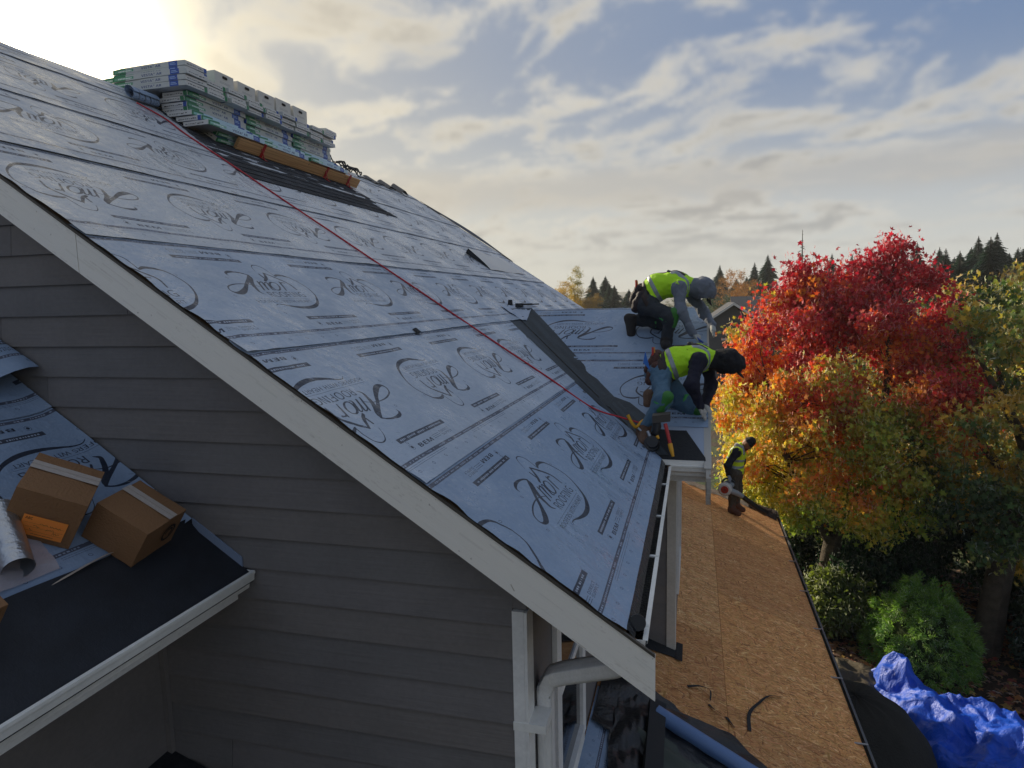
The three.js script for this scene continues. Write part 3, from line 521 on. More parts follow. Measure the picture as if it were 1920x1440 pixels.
// low side roof on the left and the lowest black roof
{
  const r = sub('side_roof', house);
  add('roof_deck', prismZ([[-5.6, ly(-5.6) - .03], [-2.43, ly(-2.43) - .03], [-2.43, ly(-2.43) - .010], [-5.6, ly(-5.6) - .010]], -3.045, .6), deckMat, r);
  [[.44, -2.86 + .45, 1], [1.55, -3.3, 0]].forEach(([a0, ph, flip], k) => {
    const g = sheet(60, 34, (u, v) => { const a = a0 + v * TS, z = lerp(.6, -3.05 + .012, u); const up = Math.exp(-(z + 3.05) / .06) * .05; const p = lowAt(-a, z, .004 + .006 * (1 - v) * k + .006 * fbm(z * 2, a * 3, k + 8, 3) + .003 + up); const t = -z; return [p, (flip ? -1 : 1) * (t - ph) / TT, flip ? 1 - v : v]; });
    add('underlayment_sheet', tint(g, .15, k + 9, .9), memMat[0], r);
  });
  add('eave_membrane', sheet(40, 10, (u, v) => { const a = -.012 + v * .47 - .0 + (v > .9 ? .02 * Math.sin(u * 7) * 0 : 0), z = lerp(.6, -3.05, u); const curl = v > .85 ? (v - .85) * .25 * Math.max(0, .6 + N3(z * 1.4, 2)) : 0; const side = Math.exp(-(z + 3.05) / .05) * .0; return [lowAt(-a, z, .006 + curl + side), z, a]; }, .003), mat({ color: '#1f232b', roughness: .7, bumpMap: rep(bumpFine, 8, 8), bumpScale: .0008, map: rep(blotch, 1.6, 1.6) }), r);
  add('wall_flashing', obox(V(-2.72, ly(-2.72) + .005, -3.046), V(.31, -.31 * PM, 0), V(0, .055, 0), V(0, 0, .008)), mat({ color: '#7f8ea6', roughness: .5 }), r);
  // curled flap further up
  add('turned_up_sheet', sheet(60, 20, (u, v) => { const z = lerp(.4, -3.03, u), a = 1.78 + v * 1.2 + .05 * Math.sin(u * 30) * (1 - v) * sstep(.9, 1, u); const c = .17 * sstep(-2.72, -3.0, z) * (1 - .25 * v) + .035 * (1 - v) * sstep(-2.2, -2.9, z); return [lowAt(-a, z, .014 + c + .01 * fbm(z * 3, a * 3, 4, 3)), -z / TT + .3, v * .98]; }, .002), memBack.clone(), r);
  const last = r.children[r.children.length - 1]; last.material = new THREE.MeshStandardMaterial({ map: memTex[0], roughness: .5, side: THREE.DoubleSide, bumpMap: bumpCrinkle, bumpScale: .008 });
  const g = sub('side_gutter', house);
  add('trough', gutterGeo(KP, 3.6, (a, b, t) => V(-2.456 + a, H - 1.44 + b, -3.04 + t)), gutterWhite, g);
  add('end_cap', prismZ([[-2.456, H - 1.545], [-2.381, H - 1.545], [-2.374, H - 1.515], [-2.344, H - 1.495], [-2.338, H - 1.44], [-2.456, H - 1.44]], -3.046, -3.042), gutterWhite, g);
  add('gutter_liner', obox(V(-2.452, H - 1.50, -3.035), V(.108, 0, 0), V(0, .003, 0), V(0, 0, 3.6)), blackFelt, g);
  add('soffit', box(-3.018, -2.458, H - 1.56, H - 1.548, -3.045, .6), whitePaint, house);
  add('fascia', box(-2.478, -2.459, H - 1.62, H - 1.42, -3.045, .6), whitePaint, house);
  const b = sub('lower_roof', house); const ky = x => H - 2.619 - .34 * (x + 3.02);
  add('black_membrane', prismZ([[-3.018, ky(-3.018) - .03], [-1.5, ky(-1.5) - .03], [-1.5, ky(-1.5)], [-3.018, ky(-3.018)]], -3.045, .6), mat({ color: '#191b1f', roughness: .7, bumpMap: rep(bumpFine, 3, 3), bumpScale: .003 }), b);
}
// ------------------------------------------------------------------ shingle bundles on the ridge
const bundleTex = canvasTex(1024, 512, (x, w, h) => {
  const R = rng(21); x.fillStyle = '#c9cac6'; x.fillRect(0, 0, w, h);
  const row = (y, hh, f) => { x.save(); x.translate(0, y); x.beginPath(); x.rect(0, 0, w, hh); x.clip(); f(hh); x.restore(); };
  const sidePrint = (g0, light) => hh => {
    x.fillStyle = light ? '#b9d3df' : '#bfc2be'; x.fillRect(0, 0, w, hh);
    x.fillStyle = '#2c7a4d'; x.fillRect(0, 0, 190, hh); x.fillStyle = light ? '#8cc4b4' : '#5f9c7c'; x.fillRect(30, hh * .3, 270, hh * .5);
    x.fillStyle = '#e8efe8'; for (let a = 84; a < 260;) { const l = 8 + R() * 20; x.fillRect(a, hh * .48, l, hh * .22); a += l + 6; }
    x.fillStyle = '#22386f'; x.font = `bold ${hh * .62 | 0}px sans-serif`; x.fillText('VISTA', 410, hh * .74); const vw = x.measureText('VISTA').width, vf = x.font; x.font = `bold ${hh * .3 | 0}px sans-serif`; x.fillText('®', 412 + vw, hh * .48); x.font = vf; x.fillText('AR', 412 + vw + hh * .42, hh * .74);
    x.fillStyle = '#2a4fa0'; x.fillRect(800, 0, 120, hh); x.fillStyle = '#9db7e0'; x.fillRect(815, hh * .3, 70, hh * .14); x.fillRect(815, hh * .58, 85, hh * .12);
    for (let i = 0; i < 40; i++) { x.fillStyle = `rgba(60,60,60,${R() * .12})`; x.fillRect(R() * w, R() * hh, 20 + R() * 60, 2); }
  };
  row(0, 96, sidePrint(0, false)); row(96, 96, sidePrint(0, true));
  row(192, 96, hh => { x.fillStyle = '#d4d3ce'; x.fillRect(0, 0, w, hh); for (let k = 0; k < 3; k++) { const o = k * 341; x.fillStyle = '#33363c'; for (let a = o + 30; a < o + 260;) { const l = 8 + R() * 26; x.fillRect(a, hh * (.42 + R() * .1), l, hh * (.12 + R() * .1)); a += l + 5 + R() * 10; } if (k === 1) { x.fillStyle = '#2a4fa0'; x.fillRect(o + 290, 0, 45, hh); } if (k === 2) { x.fillStyle = '#2c7a4d'; x.fillRect(o + 285, 0, 50, hh); } x.fillStyle = 'rgba(80,74,66,.5)'; for (let i = 0; i < 4; i++) x.fillRect(o, hh * (i / 4) + R() * 6, 341, 2); } });
  row(288, 224, hh => { x.fillStyle = '#c6c8c6'; x.fillRect(0, 0, w, hh); x.fillStyle = '#2a4fa0'; x.fillRect(0, 0, 330, hh); x.fillStyle = '#2c7a4d'; x.fillRect(340, 0, 200, hh); x.fillStyle = '#b5d2dc'; x.fillRect(560, 0, 300, hh); x.fillStyle = '#22386f'; x.font = 'bold 90px sans-serif'; x.fillText('VISTA® AR', 30, 140); });
});
const bundleMat = mat({ map: bundleTex, roughness: .42 });
// bundle of length L along local x, width .33 along local z, thickness along y; print light/dark; end print variant
function bundleGeo(seed, light, L = 1.0, Wd = .33, T = .056) {
  const R = rng(seed), nx = 8, nz = 4, pos = [], uv = [], idx = []; const ph = R() * 9;
  const P = (a, b, c) => { const x = (a - .5) * L, z = (c - .5) * Wd; const e = Math.pow(Math.abs(a - .5) * 2, 6); const sag = .004 * N3(x * 4 + ph, z * 6) - .003 * e; const dz = .005 * N3(x * 5, b * 5 + ph, z), dx = .009 * N3(b * 9 + ph, z * 8, a * 3); return [x + dx * e, (b - .5 * 0) * T * (1 - .12 * e) + sag, z + dz]; };
  const face = (na, nb, f, tex) => { const s = pos.length / 3; for (let j = 0; j <= nb; j++) for (let i = 0; i <= na; i++) { pos.push(...f(i / na, j / nb)); uv.push(...tex(i / na, j / nb)); } for (let j = 0; j < nb; j++) for (let i = 0; i < na; i++) { const a = s + j * (na + 1) + i; idx.push(a, a + 1, a + na + 2, a, a + na + 2, a + na + 1); } };
  const v0 = light ? 1 - 192 / 512 : 1 - 96 / 512, v1 = v0 + 96 / 512, ev0 = 1 - 288 / 512, ev1 = 1 - 192 / 512, k = R() * 3 | 0, fl = R() < .35;
  face(nx, 2, (a, b) => P(a, b, 1), (a, b) => [a, lerp(v0, v1, b)]);
  face(nx, 2, (a, b) => P(1 - a, b, 0), (a, b) => [a, lerp(v0, v1, b)]);
  face(nz, 2, (a, b) => P(1, b, 1 - a), (a, b) => [(k + a) / 3, lerp(ev0, ev1, b)]);
  face(nz, 2, (a, b) => P(0, b, a), (a, b) => [((k + 1) % 3 + a) / 3, lerp(ev0, ev1, b)]);
  face(nx, nz, (a, b) => P(a, 1, 1 - b), (a, b) => [a, lerp(0, 224 / 512, b)]);
  face(nx, nz, (a, b) => P(a, 0, b), (a, b) => [a * .01 + .985, .02]);
  return geom(pos, uv, idx);
}
{
  const R = rng(500); const cache = [0, 1, 2, 3, 4, 5].map(i => bundleGeo(40 + i, i % 2 === 1));
  const bundle = (geo, p, rot, label, group) => { const m = new THREE.Mesh(geo, bundleMat); m.name = numbered('shingle_bundle'); m.position.copy(p); m.rotation.set(...rot); m.castShadow = m.receiveShadow = true; m.userData = { label, category: 'shingle bundle', group }; scene.add(m); return m; };
  // lying on the slope behind the toe board, long side along the ridge
  const tilt = Math.atan(PM);
  for (let layer = 0; layer < 2; layer++) for (let k = 0; k < 3; k++) {
    const a = 5.0 + .0; const s = (XE + 5.42) * CM + .02 * layer; const p = mainAt(s, 7.22 + k * 1.02 + R() * .02, .018 + layer * .060);
    bundle(cache[1 + 2 * (R() * 3 | 0)], p, [0, Math.PI / 2, 0], `tilted shingle bundle behind the toe board, ${layer ? 'upper' : 'lower'} layer, ${['by the rope', 'in the middle', 'at the far end'][k]}`, 'bundles tilted on the slope').rotation.set(0, 0, 0);
    const m = scene.children[scene.children.length - 1]; m.quaternion.setFromRotationMatrix(new THREE.Matrix4().makeBasis(V(0, 0, -1), nM, V(1, -PM, 0).normalize()));
  }
  // level rows, long side along the ridge
  const rowsX = [-5.29, -5.38, -5.49, -5.585, -5.58, -5.59, -5.585];
  const names = ['bottom', 'second', 'third', 'fourth', 'fifth', 'sixth', 'seventh'];
  for (let r = 0; r < 7; r++) for (let k = 0; k < 3; k++) {
    const z = -6.42 - .5 - k * 1.015 - R() * .02 - (r > 2 ? .06 : 0);
    const m = bundle(cache[(r < 3 ? 1 : 0) + 2 * (R() * 3 | 0)], V(rowsX[r] + (R() - .5) * .04, H + 2.005 + r * .0585, z), [0, 0, 0], `level shingle bundle, ${names[r]} row up, ${['at the sunny end', 'in mid stack', 'at the shady far end'][k]} of the ridge stack`, 'level bundles along the ridge');
    m.rotation.y = Math.PI / 2 + (R() - .5) * .035;
  }
  // crosswise rows, ends out
  const tiers = ['lowest', 'middle', 'upper'];
  for (let l = 0; l < 3; l++) for (let k = 0; k < 9; k++) {
    const dx = (k === 0 ? .0 : (R() - .5) * .08);
    const m = bundle(cache[2 * (R() * 3 | 0)], V(-5.80 + dx + (k === 0 && l === 2 ? .02 : 0), H + 2.416 + l * .0585 - .002 * k, -6.53 - k * .345 - (R() - .5) * .01), [(R() - .5) * .03, (R() - .5) * .06, (R() - .5) * .015], `crosswise shingle bundle, ${tiers[l]} of three tiers, ${['first', 'second', 'third', 'fourth', 'fifth', 'sixth', 'seventh', 'eighth', 'ninth'][k]} column from the sunny end`, 'crosswise bundles with ends out');
  }
  const mA = bundle(cache[0], V(-6.12, H + 2.475, -6.70), [0, .02, 0], 'shingle bundle jutting past the sunny end of the stack', 'crosswise bundles jutting out'); mA.position.y = H + 2.592;
  for (let l = 0; l < 2; l++) bundle(cache[2], V(-5.86, H + 2.592 + l * .0585, -6.62), [0, -.03, 0], 'shingle bundle on the top corner of the stack', 'bundles on the top corner');
  bundle(cache[4], V(-5.78, H + 2.575, -9.32), [0, .05, 0], 'single shingle bundle on top of the far end of the stack', 'far end bundle');
  // white cartons; each hand hole is a dark capsule painting its inner shade
  const cw = mat({ roughness: .6, map: canvasTex(512, 512, (x, w, h) => { const q = rng(8); x.fillStyle = '#d0cdc4'; x.fillRect(0, 0, w, h); for (let i = 0; i < 90; i++) { x.fillStyle = `rgba(120,112,98,${q() * .12})`; x.fillRect(q() * w, q() * h, 10 + q() * 80, 2 + q() * 5); } x.fillStyle = 'rgba(60,64,74,.8)'; for (const y of [300, 330, 356]) for (let a = 120; a < 400;) { const l = 6 + q() * 20; x.fillRect(a, y, l, 8); a += l + 6; } }) });
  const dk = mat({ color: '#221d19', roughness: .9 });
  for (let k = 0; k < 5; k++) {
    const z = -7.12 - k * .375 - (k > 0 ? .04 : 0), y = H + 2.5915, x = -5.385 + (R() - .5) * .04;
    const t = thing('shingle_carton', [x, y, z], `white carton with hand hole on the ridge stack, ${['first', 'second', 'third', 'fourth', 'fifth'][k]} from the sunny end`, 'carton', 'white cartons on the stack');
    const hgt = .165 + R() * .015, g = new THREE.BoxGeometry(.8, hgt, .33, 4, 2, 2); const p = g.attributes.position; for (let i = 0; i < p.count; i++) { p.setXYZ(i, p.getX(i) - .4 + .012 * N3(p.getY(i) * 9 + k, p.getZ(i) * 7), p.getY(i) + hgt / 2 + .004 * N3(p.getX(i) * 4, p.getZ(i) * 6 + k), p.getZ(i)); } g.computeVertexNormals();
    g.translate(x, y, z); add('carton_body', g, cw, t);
    const hole = new THREE.CapsuleGeometry(.016, .055, 4, 10); hole.rotateX(Math.PI / 2); hole.scale(.25, 1, 1); hole.translate(x + .006, y + hgt * .72, z); add('hand_hole_shade', hole, dk, t);
  }
  // toe board and brackets
  const s0 = (XE + 5.215) * CM; const a = mainAt(s0, 6.98, .022);
  const tb = thing('toe_board', [a.x, a.y, a.z - 1.4], 'long tan timber board held on edge below the shingle stack', 'board');
  add('plank', obox(a, V(0, 0, -2.92), V(-1, PM, 0).normalize().multiplyScalar(.04), nM.clone().multiplyScalar(.14)), woodMat, tb);
  for (const [i, t] of [7.42, 8.9, 9.55].entries()) {
    const b = mainAt(s0 - .055, t, .020); const g = thing('roof_bracket', [b.x, b.y, b.z], `red steel roof bracket gripping the toe board, ${['nearest the rope', 'middle of three', 'beside the board end'][i]}`, 'bracket', 'red roof brackets');
    const up = V(-1, PM, 0).normalize(), w = V(0, 0, -.045);
    add('foot_plate', obox(mainAt(s0 - .11, t, .019), w, up.clone().multiplyScalar(.17), nM.clone().multiplyScalar(.004)), redPaint, g);
    add('upright', obox(mainAt(s0 - .006, t, .023), w, up.clone().multiplyScalar(.005), nM.clone().multiplyScalar(.16)), redPaint, g);
    add('brace', obox(mainAt(s0 - .105, t - .018, .024), V(0, 0, -.008), up.clone().multiplyScalar(.1).addScaledVector(nM, .10), up.clone().multiplyScalar(.016)), redPaint, g);
    add('hook', obox(mainAt(s0 - .006, t, .184), w, up.clone().multiplyScalar(.06), nM.clone().multiplyScalar(.004)), redPaint, g);
  }
}
// rolled end of underlayment tucked below the stack
solo('underlayment_roll_end', (() => { const p = []; const g = sheet(30, 10, (u, v) => { const a = u * 9, r = .075 - u * .03; const b = mainAt((XE + 5.80) * CM, 6.05 + v * .36, .075); return [b.add(V(Math.cos(a) * r * .83 - Math.sin(a) * r * .4, Math.sin(a) * r, 0)), u * .8, v * .5]; }, .002); return g; })(), new THREE.MeshStandardMaterial({ map: memTex[0], roughness: .5, side: THREE.DoubleSide }), [-5.83, my(-5.83), -6.05], 'loosely rolled grey underlayment end beside the bundle stack', 'roll');

// red lifeline
solo('lifeline_rope', (() => { const P = [V(-5.66, my(-5.66) + .028, -6.03), V(-5.45, my(-5.45) + .024, -6.18)]; for (let i = 0; i <= 10; i++) { const x = lerp(-5.2, -.9, i / 10); P.push(V(x, my(x) + .022 + .01 * Math.max(0, N3(i, 3)), -6.13 + .035 * N3(i * .6, 9) - .008 * i)); } P.push(V(-.66, my(-.66) + .09, -6.3), V(-.5, my(-.5) + .14, -6.36)); return tube(P, .0085, 7, false, 160); })(), mat({ color: '#b3202e', roughness: .6 }), [-3, my(-3), -6.13], 'long red safety rope running down the roof to the navy hooded roofer', 'rope');

// hood vent high on the roof
{
  const g = thing('roof_vent', [-3.5, my(-3.5), -11.5], 'low white metal roof vent with dark open end on the upper slope', 'vent');
  const Q = (s, t, o) => mainAt(s, t, o); const s0 = 3.57, s1 = 4.1;
  add('cover', sheet(12, 6, (u, v) => { const t = lerp(10.66, 12.9, u), s = lerp(s0, s1, v); return [Q(s, t, .02 + .09 * Math.pow(v, .7) * (1 - u * .8) + .006 * Math.sin(u * 9)), u, v]; }, .003), mat({ color: '#d2d0ca', roughness: .5 }), g);
  add('throat_shade', sheet(4, 4, (u, v) => { const s = lerp(s0 + .02, s1, u); return [Q(s, 10.72, .012 + v * .085 * Math.pow(u, .7)), u, v]; }), mat({ color: '#3f4246', roughness: .9 }), g);  // dark sheet across the vent opening, painting the shade inside
  add('back_plate', sheet(6, 2, (u, v) => [Q(s1 - .003, lerp(10.68, 12.88, u), lerp(.012, .02 + .085 * (1 - u * .8), v)), u, v]), mat({ color: '#9fa2a3', roughness: .5 }), g);
}
// air hose coil and cord on the ridge
solo('air_hose', (() => { const P = []; for (let i = 0; i < 60; i++) { const a = i * .55, r = .16 + .05 * N3(i * .3, 2); const x = -6.02 + Math.cos(a) * r * .6, z = -10.75 - i * .012 + Math.sin(a) * r; P.push(V(x, my(x) + .05 + .10 * Math.max(0, N3(i * .4, 7)) + .02 * (i % 5), z)); } for (let i = 0; i < 12; i++) { const x = -5.95 + .05 * N3(i, 4); P.push(V(x, my(x) + .03, -11.4 - i * .16)); } return tube(P, .011, 6, false, 500); })(), mat({ color: '#2b2a28', roughness: .6 }), [-6.02, my(-6.02), -10.9], 'tangled black air hose lying on the ridge beyond the shingle stack', 'hose');
for (let i = 0; i < 3; i++) { const x = -6.0 + i * .03, z = -11.9 - i * .55; solo('membrane_offcut', sheet(6, 3, (u, v) => [V(x - .12 + v * .24, my(x - .12 + v * .24) + .02 + .09 * Math.sin(u * 3.1) * (i + 1) / 3, z - u * .35), u, v], .003), mat({ color: '#6b6660', roughness: .8 }), [x, my(x), z], 'crumpled grey offcut lying along the ridge past the hose', 'offcut', 'offcuts along the ridge'); }
// two black lumps by the ridge of the cross gable
solo('plumbing_boot', (() => { const a = new THREE.CylinderGeometry(.028, .034, .07, 14), b = new THREE.CylinderGeometry(.07, .075, .012, 18); b.translate(0, -.036, 0); const g = merge([a, b]); g.translate(-2.36, my(-2.36) + .065, -8.62); return g; })(), mat({ color: '#1d1e20', roughness: .6 }), [-2.36, my(-2.36), -8.62], 'small round black pipe boot above the valley top', 'pipe boot');
solo('hammer_tacker', (() => merge([box(-2.22, -2.02, H - .035, H - .012, -8.46, -8.43), box(-2.24, -2.14, H - .055, H - .008, -8.468, -8.422), box(-2.03, -1.93, H - .032, H - .016, -8.458, -8.436)]))(), mat({ color: '#1a1b1d', roughness: .5 }), [-2.1, H - .055, -8.445], 'slim black hammer tacker lying on the cross gable ridge', 'tacker');
// small dark scrap on the slope
solo('felt_scrap', sheet(4, 3, (u, v) => [mainAt(2.18 + v * .06, 4.85 + u * .09 + .01 * v, .02 + .012 * Math.sin(u * 3)), u, v], .003), blackFelt, mainAt(2.18, 4.9, 0).toArray(), 'small black felt scrap stuck below the rope on the slope', 'scrap');

// ------------------------------------------------------------------ cartons and pipe on the low side roof
{
  const cardTex = canvasTex(1024, 1024, (x, w, h) => { const R = rng(14); x.fillStyle = '#84603f'; x.fillRect(0, 0, w, h); for (let i = 0; i < 1600; i++) { x.fillStyle = `rgba(${R() < .5 ? '104,70,44' : '170,124,86'},${R() * .10})`; x.fillRect(R() * w, R() * h, 20 + R() * 120, 1 + R() * 3); } for (let i = 0; i < 22; i++) { x.strokeStyle = `rgba(80,52,32,${.1 + R() * .2})`; x.lineWidth = 1 + R() * 3; const a = R() * w, b = R() * h; x.beginPath(); x.moveTo(a, b); x.lineTo(a + (R() - .5) * 300, b + (R() - .5) * 200); x.stroke(); } });
  const card = mat({ map: rep(cardTex, 2.2, 2.2), roughness: .85, bumpMap: rep(bumpFine, 1.5, 1.5), bumpScale: .002 });
  const tape = mat({ roughness: .35, map: canvasTex(512, 128, (x, w, h) => { const R = rng(6); x.fillStyle = '#b3a9a0'; x.fillRect(0, 0, w, h); for (let i = 0; i < 120; i++) { x.strokeStyle = `rgba(${R() < .5 ? '225,222,218' : '140,112,90'},${R() * .5})`; x.lineWidth = 1 + R() * 4; const a = R() * w, b = R() * h; x.beginPath(); x.moveTo(a, b); x.lineTo(a + (R() - .5) * 120, b + (R() - .5) * 30); x.stroke(); } }) });
  const label = mat({ roughness: .7, map: canvasTex(512, 256, (x, w, h) => { const R = rng(2); x.fillStyle = '#f58f3a'; x.fillRect(0, 0, w, h); x.fillStyle = '#4a2a14'; x.font = 'bold 44px sans-serif'; x.fillText('ABC', 26, 56); x.strokeStyle = 'rgba(80,46,24,.75)'; x.lineWidth = 4; const scrib = (a, b, n) => { x.beginPath(); x.moveTo(a, b); for (let i = 0; i < n; i++) x.lineTo(a + i * 11, b + (R() - .5) * 24); x.stroke(); }; scrib(210, 84, 9); scrib(330, 92, 12); scrib(150, 130, 7); scrib(300, 140, 9); scrib(380, 170, 8); scrib(120, 180, 4); x.lineWidth = 2; for (const y of [96, 146, 196]) { x.beginPath(); x.moveTo(20, y); x.lineTo(490, y); x.stroke(); } x.fillStyle = 'rgba(80,46,24,.6)'; for (let a = 150; a < 400;) { const l = 4 + R() * 12; x.fillRect(a, 226, l, 8); a += l + 4; } }) });
  const mk = (a, b, th, w, d, h, lab, fn) => {
    const e1 = V(1, -PM, 0).normalize(), e2 = V(0, 0, 1); const c = V(-2.381, ly(-2.381), 0).addScaledVector(e1, a).addScaledVector(e2, b).addScaledVector(nM, .012);
    const u = e1.clone().multiplyScalar(Math.cos(th)).addScaledVector(e2, Math.sin(th)), v = e1.clone().multiplyScalar(-Math.sin(th)).addScaledVector(e2, Math.cos(th));
    const t = thing('cardboard_box', [c.x, c.y, c.z], lab, 'box'); const Q = (i, j, k) => c.clone().addScaledVector(u, i * w / 2).addScaledVector(v, j * d / 2).addScaledVector(nM, k * h);
    const g = new THREE.BoxGeometry(w, h, d, 6, 5, 6), p = g.attributes.position; const cu = g.clone();
    for (let i = 0; i < p.count; i++) { const x = p.getX(i) / w * 2, y = p.getY(i) / h + .5, z = p.getZ(i) / d * 2; const bulge = .006 * (1 - x * x) * (1 - z * z) * (y > .9 ? 1 : 0) + .006 * N3(x * 2 + a * 9, y * 2, z * 2); const q = Q(x + .012 * N3(y * 3, z * 2, a * 5), z + .012 * N3(x * 3, y * 2, a * 7), y).addScaledVector(nM, bulge); p.setXYZ(i, q.x, q.y, q.z); }
    g.computeVertexNormals(); add('carton', g, card, t);
    // tape over the top seam and down the sides
    const strip = (P0, P1, W, off, nrm, m, nm) => { const dir = P1.clone().sub(P0), side = nrm.clone().cross(dir).normalize().multiplyScalar(W); add(nm, sheet(8, 2, (q, r) => [P0.clone().addScaledVector(dir, q).addScaledVector(side, r - .5).addScaledVector(nrm, off + .001 * N3(q * 6, r * 3)), q, r]), m, t); };
    strip(Q(-1, -.28, 1), Q(1, -.28, 1), .062, .0095, nM, tape, 'packing_tape');
    add('flap_seam', obox(Q(-1, -.28, 1).addScaledVector(nM, .0115), u.clone().multiplyScalar(w), v.clone().multiplyScalar(.0012), nM.clone().multiplyScalar(.0004)), mat({ color: '#8a7866' }), t);
    fn && fn(t, Q, u, v, w, d, h);
  };
  mk(-.79, -2.426, -.626, .294, .296, .262, 'brown cardboard box with an orange shipping label and clear tape', (t, Q, u, v, w, d, h) => {
    const o = Q(-.52, 1, .12).addScaledVector(v, .008), A = u.clone().multiplyScalar(w * .62), B = nM.clone().multiplyScalar(h * .42);
    add('shipping_label', sheet(1, 1, (q, r) => [o.clone().addScaledVector(A, q).addScaledVector(B, r), q, r]), label, t);
  });
  mk(-.51, -2.675, -.152, .29, .311, .21, 'plain brown cardboard box slumped against the black eave strip', (t, Q, u, v, w, d, h) => {
    const ring = new THREE.TorusGeometry(.045, .006, 6, 26); const M = new THREE.Matrix4().makeBasis(v, nM, u.clone().negate()); ring.scale(1, 1, .2); ring.applyMatrix4(M); const c = Q(1, -.35, .55).addScaledVector(u, .007); ring.translate(c.x, c.y, c.z); add('printed_ring', ring, mat({ color: '#241a14' }), t);
    const r2 = new THREE.TorusGeometry(.026, .005, 6, 20, 4.2); r2.scale(1, 1, .2); r2.applyMatrix4(M); r2.translate(c.x, c.y, c.z); add('printed_ring', r2, mat({ color: '#241a14' }), t);
  });
  mk(-.47, -1.78, .1, .24, .22, .15, 'low brown cardboard box beside the silver vent pipe');
  // silver pipe
  const c0 = lowAt(-.545, -2.10, .07), c1 = lowAt(-.99, -2.30, .08); const dir = c1.clone().sub(c0);
  const t = thing('vent_pipe', lowAt(-.5, -2.1, 0).toArray(), 'shiny silver metal vent pipe lying open end out on the side roof', 'pipe');
  const cyl = (r0, len, open) => { const g = new THREE.CylinderGeometry(r0, r0, len, 36, 6, open); g.rotateX(Math.PI / 2); const q = new THREE.Quaternion().setFromUnitVectors(V(0, 0, 1), dir.clone().normalize()); g.applyQuaternion(q); return g; };
  const o = cyl(.062, .38, true); const mid = c0.clone().addScaledVector(dir.clone().normalize(), .19); o.translate(mid.x, mid.y, mid.z); add('pipe_wall', o, mat({ color: '#b9bdc2', metalness: .9, roughness: .3, bumpMap: rep(bumpCrinkle, 1, 1), bumpScale: .006 }), t);
  const inner = cyl(.0600, .2, true); const m3 = c0.clone().addScaledVector(dir.clone().normalize(), .101); inner.translate(m3.x, m3.y, m3.z); add('inner_wall', inner, mat({ color: '#a9adb2', roughness: .5, metalness: .8 }), t);
  // thin clear plastic film draped beside it
  solo('plastic_film', sheet(30, 24, (u, v) => { const a = .50 + v * .42, z = lerp(-2.28, -1.3, u) - .10 * v; return [lowAt(-a, z, .016 + .035 * Math.abs(fbm(u * 5, v * 4, 3, 3)) + .06 * Math.exp(-Math.pow((a - .62) / .1, 2)) * sstep(.1, .5, u)), u * .8, v * .5]; }), new THREE.MeshPhysicalMaterial({ color: '#d8cfd2', roughness: .3, transmission: .55, thickness: 0, side: THREE.DoubleSide, bumpMap: bumpCrinkle, bumpScale: .01 }), lowAt(-.5, -1.8, 0).toArray(), 'crumpled clear plastic film around the silver vent pipe', 'plastic film');
  // curled paper backing along the top of the eave strip
  solo('backing_paper', sheet(30, 3, (u, v) => { const z = lerp(-2.72, -2.16, u); return [lowAt(-.462 - .01 * Math.sin(u * 5) + v * .02, z, .014 + .022 * v * Math.sin(u * 3.1)), u, v]; }, .001), mat({ color: '#b9ab9c', roughness: .6 }), lowAt(-.46, -2.4, 0).toArray(), 'narrow strip of pale backing paper curling along the black eave membrane', 'backing paper');
}
